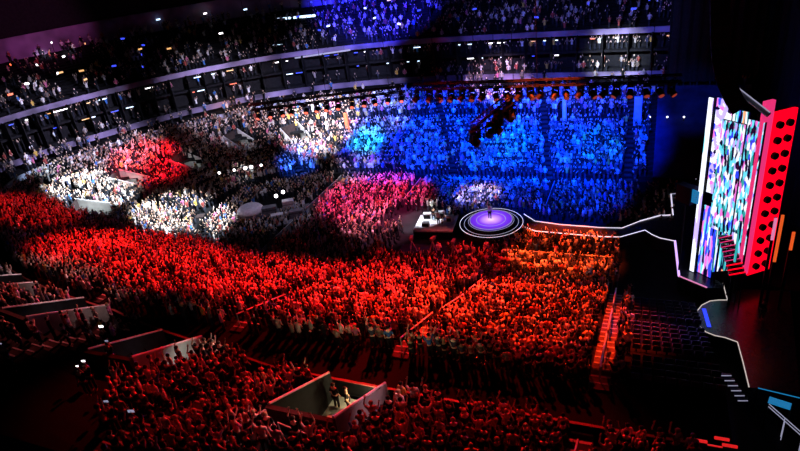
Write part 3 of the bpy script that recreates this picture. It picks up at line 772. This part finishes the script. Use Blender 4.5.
# ------------------------------------------------------------------ hanging trusses and lamps
def truss(p0, p1, label, w=.5):
    p0, p1 = Vector(p0), Vector(p1); ro = empty('lighting_truss', p0, 0, label, 'truss'); d = p1 - p0; L = d.length; dn = d.normalized(); s = dn.cross(Vector((0, 0, 1))).normalized() * w / 2; u_ = Vector((0, 0, w / 2))
    ch = MB()
    for a in (s + u_, s - u_, -s + u_, -s - u_): ch.tube(a, a + d, .06, 6)
    ch.build('chords', 'black', ro)
    br = MB(); n = int(L / .8)
    for i in range(n):
        a = dn * (L * i / n); c = dn * (L * (i + 1) / n)
        br.tube(a + s + u_, c + s - u_, .03, 4); br.tube(a - s - u_, c - s + u_, .03, 4); br.tube(a + s - u_, c - s - u_, .03, 4); br.tube(a - s + u_, c + s + u_, .03, 4)
    br.build('bracing', 'black', ro)
    for t in (.1, .5, .9): MB().tube(dn * L * t + u_, dn * L * t + Vector((0, 0, 43 - p0.z - dn.z * L * t)), .025, 4).build('cable', 'black', ro)
    return ro
def make_lamp(label):
    ro = empty('moving_head_lamp', (0, 0, 0), 0, label, 'stage lamp', 'lamps hanging from the lighting trusses')
    MB().box((0, 0, -.12), (.42, .36, .22)).build('base', 'black', ro, .03)
    y = MB().box((-.26, 0, -.5), (.06, .16, .55)).box((.26, 0, -.5), (.06, .16, .55)).box((0, 0, -.24), (.58, .16, .06)); y.build('yoke', 'black', ro)
    h = MB().tube((0, .12, -.5), (0, -.3, -.85), .19, 12, .24); hd = h.build('head', 'black', ro)
    MB().tube((0, -.3, -.85), (0, -.33, -.875), .19, 12).build('lens', 'lens_red', hd)
    return ro
lt0 = make_lamp('black lamp with red lens hanging in the long row across the blue crowd')
ldark = copy_tree(lt0); ldark.location = (0, 0, 0)
t0 = at(413, 87, 18.3); t1 = at(682, 78, 18.3)
truss(t0, t1, 'long thin black truss hanging across the far blue crowd')
n = 22
for i in range(n):
    c = lt0 if i == 0 else copy_tree(lt0); p = t0.lerp(t1, (i + .4 + random.uniform(-.12, .12)) / n); c.location = p - Vector((0, 0, .3)); c.rotation_euler = (0, 0, random.uniform(-1, 1)); c.scale = (1.15,) * 3
t2 = at(518, 92, 17.2); t3 = at(474, 128, 16.0)
truss(t2, t3, 'short slanted black truss hanging in front of the far blue crowd', .7)
for i in range(9):
    c = ldark if i == 0 else copy_tree(ldark); p = t2.lerp(t3, (i + .5) / 9); c.location = p + Vector((random.uniform(-.7, .7), 0, -.4)); c.rotation_euler = (0, 0, random.uniform(-3, 3)); c.scale = (1.5,) * 3
    c['label'] = 'large black lamp in the cluster on the short slanted truss'
    for ch in c.children:
        for g in ch.children:
            g.material_slots[0].link = 'OBJECT'; g.material_slots[0].material = M['lens_dark']
t4 = at(250, 107.5, 18.3); t5 = at(405, 88.5, 18.3)
truss(t4, t5, 'long thin black truss hanging before the far left suites')
for i in range(13):
    c = copy_tree(lt0); p = t4.lerp(t5, (i + .5 + random.uniform(-.2, .2)) / 13); c.location = p - Vector((0, 0, .3)); c.rotation_euler = (0, 0, random.uniform(-.2, .8)); c.scale = (.9,) * 3
    c['label'] = 'small lamp with glowing red lens in the row before the far left suites'
    for ch in c.children:
        for g in ch.children:
            g.material_slots[0].link = 'OBJECT'; g.material_slots[0].material = M['lens_bright']
for i, (x, y) in enumerate([(652, 122), (668, 122), (686, 122.5)]):
    u, v = find_uv((x, y), bowl, .8, 1); q = bowl(u, v)
    o = empty('path_lamp', q, 0, ['left', 'middle', 'right'][i] + ' of three tiny white lamps on the dark blue covered seats', 'lamp', 'tiny lamps on the covered seats')
    MB().tube((0, 0, .5), (0, 0, 1.25), .04, 6).build('post', 'black', o); MB().ball((0, 0, 1.32), .11).build('bulb', 'lamp_white', o)
# ------------------------------------------------------------------ row of bright lamps at the left end
tl0 = at(214, 171.5, 4.5); tl1 = at(263, 162.5, 4.5)
tr = empty('lamp_bar', tl0, 0, 'dark bar on two stands carrying five bright white lamps in a row', 'stand'); d = tl1 - tl0
MB().tube((0, 0, 0), d, .06).build('bar', 'black', tr)
for t in (0.05, .95):
    q = d * t; MB().tube(q, q - Vector((0, 0, 4.4)), .06).build('stand', 'black', tr)
for i, (x, y) in enumerate([(219, 171), (234, 168.5), (245, 165), (251, 165.5), (261, 163.5)]):
    p = at(x, y, 4.3); o = empty('bright_lamp', p, 0, ['first', 'second', 'third', 'fourth', 'fifth'][i] + ' from the left of five bright white lamps on the bar', 'lamp', 'bright lamps on the bar')
    o.location = tl0.lerp(tl1, (x - 214) / 49) + Vector((0, -.1, -.3)); MB().ball((0, 0, 0), .26 if i in (2, 3) else .19).build('bulb', 'lamp_white', o); MB().tube((0, .1, .05), (0, .1, .28), .09).build('housing', 'black', o)
for i, (x, y) in enumerate([(276, 196), (283, 192)]):
    p = at(x, y, 3.2); o = empty('bright_lamp', (p.x, p.y, 0), 0, ['left', 'right'][i] + ' one of two white lamps above the grey mixing platform', 'lamp'); MB().ball((0, 0, 3.2), .24).build('bulb', 'lamp_white', o); MB().tube((0, .1, 0), (0, .1, 3.1), .05).build('pole', 'black', o)

# ------------------------------------------------------------------ equipment platforms on the floor
def platform(px, py, w, d, h, rz, label, mat_='grey_kit', name='equipment_platform'):
    p = at(px, py, 0); ro = empty(name, p, rz, label, 'platform')
    MB().box((0, 0, h - .1), (w, d, .2)).build('deck', mat_, ro, .02)
    for sx in (-1, 1):
        for sy in (-1, 1): MB().tube((sx * w * .46, sy * d * .45, 0), (sx * w * .46, sy * d * .45, h), .06).build('leg', 'black', ro)
    MB().box((0, -d / 2 + .03, h / 2), (w, .04, h - .2)).build('skirt', 'black', ro)
    return ro, p
ro, p = platform(285, 222, 6.5, 5.0, .9, .5, 'grey mixing platform with equipment cases among the dim left floor crowd')
for i, (dx, dy, w, d, h, m, l) in enumerate([(-1.6, .6, 1.8, 1.0, 1.3, 'grey_kit', 'grey equipment case at the left of the mixing platform'), (.8, .9, 1.4, .9, 1.6, 'white_kit', 'pale tall case at the back of the mixing platform'), (1.7, -1.0, 1.6, .8, .9, 'grey_kit', 'low mixing desk at the front right of the mixing platform'), (-.6, -1.2, 1.5, .8, .9, 'white_kit', 'pale low case at the front of the mixing platform')]):
    a, s = math.cos(.5), math.sin(.5); o = empty('equipment_case', (p.x + dx * a - dy * s, p.y + dx * s + dy * a, .92), .5, l, 'case')
    MB().box((0, 0, h / 2), (w, d, h)).build('body', m, o, .05); MB().box((0, 0, h * .7), (w * 1.01, d * 1.01, .06)).build('lid_seam', 'black', o); MB().tube((-.15, -d / 2 - .03, h * .45), (.15, -d / 2 - .03, h * .45), .025).build('handle', 'rail_metal', o)
dm = empty('round_canopy', at(254, 224, 0), 0, 'small pale domed canopy left of the grey mixing platform', 'canopy')
vs = MB().ball((0, 0, 1.9), 1.7, 16, 10, .5); vs.build('dome', 'white_kit', dm, smooth=True)
for k in range(4):
    a = k * math.pi / 2 + .6; MB().tube((1.4 * math.cos(a), 1.4 * math.sin(a), 0), (1.4 * math.cos(a), 1.4 * math.sin(a), 1.8), .05).build('leg', 'black', dm)
ro, p = platform(434, 262, 7.5, 3.2, 1.1, .05, 'black camera platform in the dark gap before the round stage', 'black', 'camera_platform')
for i, (x, y, l) in enumerate([(-2.2, 0, 'left'), (0, .2, 'middle'), (2.3, -.1, 'right')]):
    o = empty('television_camera', (p.x + x, p.y + y, 1.12), random.uniform(-.5, .5), l + ' of three television cameras on the black platform', 'camera', 'television cameras on the black platform')
    MB().box((0, .1, 1.5), (.3, .7, .35)).build('body', 'grey_kit', o, .03); MB().tube((0, .4, 1.5), (0, .75, 1.5), .12, 10).build('lens', 'black', o)
    for k in range(3): a = k * 2.1; MB().tube((0, 0, 1.3), (.45 * math.cos(a), .45 * math.sin(a), 0), .035).build('leg', 'rail_metal', o)
make_person((p.x + 1.0, p.y - .9, 1.1, 3.0, 1.05, 6, 2, True, 3, ''), 'camera operator in white on the black platform before the round stage', 'crew')
# pale second stage with white equipment left of the round stage
ro, p = platform(437, 232, 4.4, 3.8, 1.2, .1, 'white-lit square side platform just left of the round stage', 'white_kit', 'band_platform')
for i, (x, y, w, d, h, l) in enumerate([(-1.3, .9, .9, .5, .7, 'left rear'), (0.2, 1.1, 1.1, .5, .9, 'middle rear'), (1.4, .6, .6, .6, .6, 'right'), (-.9, -.9, .8, .6, .5, 'front left')]):
    o = empty('amplifier', (p.x + x, p.y + y, 1.2), .1, l + ' pale amplifier on the white-lit side platform', 'amplifier', 'amplifiers on the side platform')
    MB().box((0, 0, h / 2), (w, d, h)).build('cabinet', 'grey_kit' if i % 2 else 'white_kit', o, .03); MB().box((0, -d / 2 - .01, h * .45), (w * .85, .03, h * .7)).build('grille', 'black', o)
make_person((p.x + .5, p.y - .5, 1.2, 2.8, 1.03, 6, 0, False, 0, ''), 'musician in white on the side platform left of the round stage', 'performers')
make_person((p.x - .3, p.y + .3, 1.2, 3.2, 1.0, 3, 1, False, 3, ''), 'musician in black on the side platform left of the round stage', 'performers')
# stage crew near the screen, people in the tunnel
q = at(733, 262, ZS); make_person((9.2, 43.4, ZS - .03, .5, 1.1, 7, 1, False, 0, ''), 'person in black standing on the stage before the tall screens', 'performers')
# barriers on the floor
def barrier(p0, p1, label):
    p0, p1 = Vector(p0), Vector(p1); ro = empty('crowd_barrier', p0, 0, label, 'barrier'); d = p1 - p0; a = math.atan2(d.y, d.x)
    MB().box(d / 2 + Vector((0, 0, .55)), (d.length, .06, 1.1), a).build('panel', 'grey_kit', ro); MB().tube(Vector((0, 0, 1.12)), d + Vector((0, 0, 1.12)), .04).build('top_rail', 'rail_metal', ro)
barrier((-38.8, 47, 0), (-38.8, 68.5, 0), 'long metal crowd barrier left of the pink floor crowd')
barrier((-12, 51.7, 0), (-2, 51.7, 0), 'crowd barrier splitting the orange floor crowd')
barrier((-27, 62, 0), (-27, 68.6, 0), 'crowd barrier between the pink and blue floor crowd')
barrier((-9.7, 62.6, 0), (-9.7, 68.8, 0), 'crowd barrier between blocks of the blue floor crowd')

# pillars in the far bowl
for (x, y0, y1, m, w, l) in ((348, 113, 136, 'lamp_warm', .5, 'warm-lit upright banner in the far crowd left of the blue block'), (636, 97, 125, 'fascia', .9, 'pale upright pillar at the right end of the far blue crowd'), (565, 97, 125, 'fascia', .5, 'slim pale pillar in the far blue crowd')):
    u, v = find_uv((x, y1), bowl, .5, 1, .5, 1); b_ = bowl(u, v); t = aty(x, y0, b_[1]); h = max(2.5, t.z - b_[2])
    o = empty('upright_pillar', b_, 0, l, 'pillar'); MB().box((0, 0, h / 2), (w, .4, h)).build('shaft', m if m != 'lamp_warm' else 'orange_strip', o, .03); MB().box((0, 0, .15), (w * 1.4, .7, .3)).build('base', 'black', o)  # banner shaft glows by itself in place of warm light on it

# things at bottom right
p = at(780, 402, ZS + .9); o = empty('monitor_desk', (p.x, p.y, ZS if False else 0), -.3, 'small desk with a glowing blue top at the bottom right behind the side stage', 'desk')
MB().box((0, 0, 2.3), (1.2, .6, .08)).build('glowing_top', 'led_cyan', o, .02)
for s in (-.6, .6): MB().box((s, 0, 1.13), (.1, .6, 2.25)).build('leg', 'black', o)
a = at(758, 388, 1.6); c = at(800, 398, 1.6); o = empty('light_strip', (a.x, a.y, 0), 0, 'thin teal light strip at the bottom right edge', 'light'); MB().tube((0, 0, 1.6), c - Vector((a.x, a.y, 0)), .035).build('tube', 'led_cyan', o)
for t in (0, 1): q = (c - a) * t; MB().tube((q.x, q.y, 0), (q.x, q.y, 1.6), .03).build('post', 'black', o)
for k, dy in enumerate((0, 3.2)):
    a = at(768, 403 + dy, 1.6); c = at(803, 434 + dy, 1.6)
    handrail([a + Vector((0, 0, -1.6)), (a + c) / 2 + Vector((0, 0, -1.6)), c + Vector((0, 0, -1.6))], ['upper', 'lower'][k] + ' one of two parallel pale rails at the bottom right corner', r=.03, hgt=1.6, m='led_dim')  # rails given a glowing material to look lit
for i, (x, y) in enumerate([(700, 440), (715, 446), (730, 445), (722, 438)]):  # glowing bars added to stand for red-lit seats
    v = .86 + .03 * (i % 3); bz = bowl(0, .93)
    p = at(x, y, 10.0); o = empty('red_seat_glow', (p.x, p.y, p.z - 1.0), 0, ['first', 'second', 'third', 'fourth'][i] + ' of four dim red lamps at the bottom right', 'lamp', 'dim red lamps')
    MB().box((0, 0, .95), (.6, .1, .12)).build('tube', 'glow_dim_red', o, .02); MB().tube((0, .05, -.1), (0, .05, .9), .03).build('post', 'black', o)

# ------------------------------------------------------------------ suite dividers and suite lamps
for u in np.arange(U_R + .004, .955, .0135):
    x, y, z = ringp(u, 5.6, .9); x2, y2, _ = ringp(u, 8.6, .9); a = math.atan2(y2 - y, x2 - x)
    o = MB().box((1.4, 0, 2.6), (2.2, .1, 5.2)).build('wall_divider', 'wall_dark'); o.location = (x, y, z); o.rotation_euler = (0, 0, a); tag(o, 'partition between two suites', None, None, 'structure')
LK = ['lamp_white', 'lamp_cool', 'lamp_warm', 'lamp_red', 'lamp_blue']; LN = ['white', 'cool white', 'warm yellow', 'red', 'blue']
mesh_cache = {}
def small_lamp(x, y, z, k, w, a, label, group):
    ro = empty('ceiling_lamp', (x, y, z), a, label, 'lamp', group)
    key = (k, w)
    if key not in mesh_cache:
        m1 = MB().box((0, 0, 0), (w, .16, .14)).build('diffuser', LK[k], ro, .02); m2 = MB().box((0, .02, .11), (w * 1.05, .22, .08)).build('housing', 'black', ro); mesh_cache[key] = (m1, m2)
    else:
        for m in mesh_cache[key]:
            c = m.copy(); C.objects.link(c); c.parent = ro
for u in np.arange(U_R + .01, .955, .0062):
    for lvl, (off, z) in enumerate(((4.9, 2.35), (7.3, 3.35), (7.3, 5.5))):
        if lvl == 0: continue
        if random.random() > .42: continue
        x, y, z_ = ringp(u, off, z); x2, y2, _ = ringp(u + .001, off, z); a = math.atan2(y2 - y, x2 - x)
        far = u > .62
        k = random.choices([0, 1, 2, 3, 4], [3, 3, 1, 1, 2] if far else [3, 1, 4, 1, 1])[0]
        small_lamp(x, y, z_, k, random.choice([.35, .6, 1.1]), a, '%s lamp under the %s suite ceiling' % (LN[k], ['', 'lower', 'upper'][lvl]) + (' on the far side' if far else ' at the left end'), 'suite lamps')
# lamps on short posts over the upper deck
for i in range(64):
    u = random.uniform(.44, .93); v = random.uniform(.05, 1)
    x, y, z = upper(u, v)
    if not in_frame(x, y, z, 0): continue
    k = random.choices([0, 1, 4, 2], [1, 2, 5, .5])[0] if u > .6 else random.choices([0, 2, 3], [2, 2, 1])[0]
    ro = empty('deck_lamp', (x, y, z), random.uniform(0, 3), '%s lamp on a short post on the %s upper deck' % (LN[k], 'far' if u > .6 else 'left'), 'lamp', 'lamps on the upper deck')
    key = ('d', k)
    if key not in mesh_cache:
        mesh_cache[key] = (MB().box((0, 0, 2.0), (.7, .12, .25)).build('diffuser', LK[k], ro, .02), MB().tube((0, .06, 0), (0, .06, 1.95), .04).build('post', 'black', ro))
    else:
        for m in mesh_cache[key]: c = m.copy(); C.objects.link(c); c.parent = ro
# tubes of light over the upper deck
for i, (x0, y0, x1, y1, z, m, l) in enumerate([(266, 20.5, 315, 15.5, 17, 'lamp_cool', 'long pale blue light tube at the top over the upper deck'), (268, 46, 282, 45, 15.5, 'lamp_cool', 'short pale blue light tube below the long one'), (295, 58, 350, 50, 14.9, 'led_dim', 'thin white light tube along the far upper deck front')]):
    a = at(x0, y0, z); c = at(x1, y1, z); 
    if i == 0: a = aty(x0, y0, 100); c = aty(x1, y1, 100)
    if i == 1: a = aty(x0, y0, 90); c = aty(x1, y1, 90)
    if i == 2: a = aty(x0, y0, 87); c = aty(x1, y1, 87)
    o = empty('light_tube', a, 0, l, 'light'); MB().tube((0, 0, 0), c - a, .13 if i else .22).build('tube', m, o)
    for t in (.1, .9): MB().tube((c - a) * t, (c - a) * t + Vector((0, 0, 43 - a.z)), .02, 4).build('cable', 'black', o)

# ------------------------------------------------------------------ lights
def spot(pos, tgt, col, kw, deg, blend=.35, size=.6):
    l = bpy.data.lights.new('spot', 'SPOT'); l.color = col; l.energy = kw * 1000; l.spot_size = math.radians(deg); l.spot_blend = blend; l.shadow_soft_size = size
    o = bpy.data.objects.new('spot_light', l); C.objects.link(o); o.location = pos; o.rotation_euler = (Vector(tgt) - Vector(pos)).to_track_quat('-Z', 'Y').to_euler()
    return o
RED = (1, .012, .012); ORG = (1, .075, .012); BLU = (0, .032, 1); WHT = (.78, .88, 1); PNK = (1, .05, .25); PUR = (.35, .12, 1)
# near bowl, red
for x, kw, col in ((-7, 190, (1, .035, .006)), (-15, 170, (1, .02, .01)), (-24, 155, RED), (-34, 140, RED), (-45, 130, RED)):
    spot((x, 46, 38), (x, 34.5 if x > -40 else 36.5, 4), col, kw, 34, .4)
spot((-9, 47, 38), (-6.8, 52.3, 0), ORG, 330, 18, .35)
spot((-15, 47, 38), (-17, 45.5, 1), RED, 80, 30, .5)
spot((-22, 62, 38), (-8, 18, 11), RED, 115, 24, .6)
spot((-22, 62, 38), (-20, 21, 11), RED, 115, 22, .6)
spot((-45, 60, 38), BP(30, 310, tier2, 0, .45), (1, .12, .12), 90, 17, .6)
spot((-45, 60, 38), BP(20, 220, bowl, .2, .6), RED, 60, 20, .6)
spot((-40, 58, 38), BP(108, 253, bowl, .2, .6), RED, 320, 8, .4)
# pink floor block
spot((-30, 55, 38), (-31, 62, 0), PNK, 200, 24, .5)
spot((-30, 55, 38), (-28, 56, 0), (1, .25, .4), 130, 16, .6)
# far blue
for x, kw in ((-4, 330), (-11, 330), (-19, 330), (-28, 300)):
    spot((x - 3, 48, 36), (x - 3, 75.5, 4), BLU, kw, 30, .5)
spot((-10, 50, 37), (-8, 65.5, 0), BLU, 200, 22, .4)
spot((-17, 50, 37), (-18, 67, 0), BLU, 180, 18, .5)
spot((-16, 50, 37), BP(505, 150, bowl, .6, 1), (0, .4, 1), 70, 12, .8)
spot((-6, 50, 37), BP(600, 150, bowl, .6, 1), (0, .4, 1), 50, 10, .8)
spot((-34, 50, 37), BP(368, 145, bowl, .5, 1), (.02, .5, 1), 330, 9, .6)
spot((-40, 50, 37), BP(298, 165, bowl, .5, 1), (.02, .12, 1), 420, 9, .5)
# white blocks
spot((-40, 55, 38), BP(185, 222, bowl, .2, .7), WHT, 340, 20, .3)
spot((-40, 58, 38), BP(95, 195, bowl, .2, .7), WHT, 380, 15, .3)
spot((-35, 55, 38), BP(320, 128, bowl, .5, 1), (.8, .8, 1), 320, 20, .6)
spot((-25, 52, 38), BP(385, 115, bowl, .5, 1), (.3, .45, 1), 110, 15, .6)
spot((-50, 55, 38), at(245, 183, 1), WHT, 60, 5, .3)
spot((-50, 55, 38), BP(150, 168, bowl, .3, .8), (1, .01, .03), 190, 18, .5)
spot((-30, 55, 38), (-43, 60, 0), (.6, .55, .8), 12, 30, .6)
spot((-30, 55, 38), at(355, 175, 1), (.9, .85, 1), 50, 12, .6)
spot((-22, 50, 38), (-23.3, 58.3, 1), (.9, .95, 1), 150, 10, .4)
spot((-22, 75, 38), (D.x, D.y + .3, 2), (.8, .7, 1), 30, 5, .5)
spot((-22, 50, 38), (-18, 64.0, 1), (.9, .85, 1), 150, 9, .6)
spot((-20, 50, 38), (-20, 52.5, 1), (1, .2, .2), 10, 10, .6)
# suites and upper deck
spot((-40, 50, 34), at(45, 172, 8.2), (.6, .8, 1), 70, 8, .7)
spot((-30, 50, 33), at(228, 103, 9.6), (1, .45, .25), 90, 6, .7)
spot((-30, 50, 30), (-78, 60, 9), (.7, .65, 1), 110, 26, .7)
spot((-25, 50, 30), (-62, 78, 9), (.75, .7, 1), 90, 26, .7)
spot((-20, 50, 33), (-45, 85, 11), (.5, .5, 1), 100, 26, .7)
spot((-30, 60, 33), (-45, 104, 19), (.03, .03, 1), 450, 32, .7)
spot((-10, 50, 33), (-10, 95, 13), (.15, .18, 1), 40, 50, .7)
spot((-10, 45, 33), (-4, 90, 11), (.8, .9, 1), 190, 12, .9)
spot((-10, 45, 33), (-20, 86, 9.5), (.9, .6, 1), 160, 12, .5)
spot((-50, 60, 38), at(50, 47, 20.5), (.8, .75, .9), 150, 3, .8)
spot((-50, 60, 38), at(74, 43, 20.5), (.8, .75, .9), 120, 2.4, .8)
spot((0, 36, 38), at(265, 438, 12.8), (1, .7, .75), 14, 6, .6)
spot((-60, 60, 38), (-98, 74, 22), (.6, .12, .4), 22, 34, .8)
spot((5, 40, 37), (5, 81, 7), (.03, .1, .9), 60, 14, .8)
spot((2, 55, 37), (2.2, 36, 5), (.3, .2, 1), 14, 14, .6)
spot((0, 44, 37), BP(186, 358, tier2, 0, .45, .5), (.8, .9, .8), 60, 3.5, .5)
spot((0, 44, 37), (-37, 23.5, 10.5), (1, .6, .6), 16, 7, .6)
spot((0, 44, 37), (-45, 28, 10), (1, .55, .55), 24, 8, .6)
spot((5, 40, 37), (-11.8, 19.5, 11), (1, .45, .55), 30, 6, .6)
# glowing phones added in place of small lit people in the nearer tier
for k, (px, py, w_) in enumerate([(95, 384, .2), (88, 388, .14), (105, 346, .3), (113, 362, .2), (115, 428, .22), (143, 441, .3), (12, 365, .16)]):
    u, v = find_uv((px, py), tier2, 0, .45); q = tier2(u, v); pz = q[2] + 1.95
    make_person((q[0], q[1], q[2], .3, 1, 3, 1, False, 2, ''), ['person holding up a bright phone in the dark lower left, right of its neighbour', 'person holding up a bright phone in the dark lower left, left of its neighbour', 'person with a bright phone left of the second entry tunnel', 'person with a phone just below the one left of the second tunnel', 'person with a dim phone low in the dark corner', 'person with a wide dim phone at the bottom left', 'person with a faint phone at the far left edge'][k], 'people with phones in the dark')
    a_ = .3; hx = q[0] + .22 * math.cos(a_) + .18 * math.sin(a_); hy = q[1] + .22 * math.sin(a_) - .18 * math.cos(a_)
    o = empty('phone', (hx, hy, q[2] + 1.98), .3, ['brighter of two phones glowing side by side in the dark', 'smaller of two phones glowing side by side in the dark', 'large bright phone left of the second entry tunnel', 'phone just below the large bright one', 'dim phone low in the dark corner', 'wide dim phone at the bottom left', 'faint phone at the far left edge'][k], 'phone')
    MB().box((0, 0, .06), (w_, .015, w_ * .55)).build('case', 'black', o, .003)
    MB().box((0, -.012, .06), (w_ * .92, .006, w_ * .48)).build('display', ['lamp_white', 'lamp_white', 'lamp_white', 'led_dim', 'led_dim', 'led_dim', 'led_dim'][k], o)
    MB().box((0, .012, .06), (w_ * .92, .006, w_ * .48)).build('added_back_glow', ['lamp_white', 'lamp_white', 'lamp_white', 'led_dim', 'led_dim', 'led_dim', 'led_dim'][k], o)
# warm lamp inside the nearest entry tunnel
fn, rows, uc, v0, v1, w, pale = VOMS[0]; c = fn(uc, (v0 + v1) / 2)
for k, (fn, rows, uc, v0, v1, w, pale) in enumerate(VOMS):
    c = fn(uc, (v0 + v1) * .5); l = bpy.data.lights.new('tunnel', 'POINT'); l.energy = [160, 12, 8, 8, 120, 60, 40, 30, 60][k]; l.color = (1, .85, .45) if k == 0 else (.8, .85, .9); l.shadow_soft_size = .2
    o = bpy.data.objects.new('tunnel_light', l); C.objects.link(o); o.location = (c[0], c[1], fn(uc, v0)[2] + 1.4)
    if k == 0: o.location = at(368, 396, fn(uc, v0)[2] + .5)
c = VOMS[0]; zf = tier2(c[2], .001)[2] - .6
for k, (px, py) in enumerate(((350, 412), (338, 408))):
    q = at(px, py, zf)
    make_person((q.x, q.y, zf, 2.0 + k, 1, 3 + k * 4, 1, False, 0, ''), ['dark silhouetted person nearer the wall in the lit entry tunnel', 'dark silhouetted person at the middle of the lit entry tunnel'][k], 'people in the tunnel')  # black tops chosen in place of silhouettes against the light

w = bpy.data.worlds.new('world'); sc.world = w; w.use_nodes = True; w.node_tree.nodes['Background'].inputs[0].default_value = (.02, .02, .04, 1); w.node_tree.nodes['Background'].inputs[1].default_value = .1
vs_ = sc.view_settings; vs_.view_transform = 'Standard'; vs_.look = 'None'; vs_.exposure = 0.6; vs_.gamma = 1; vs_.use_curve_mapping = False
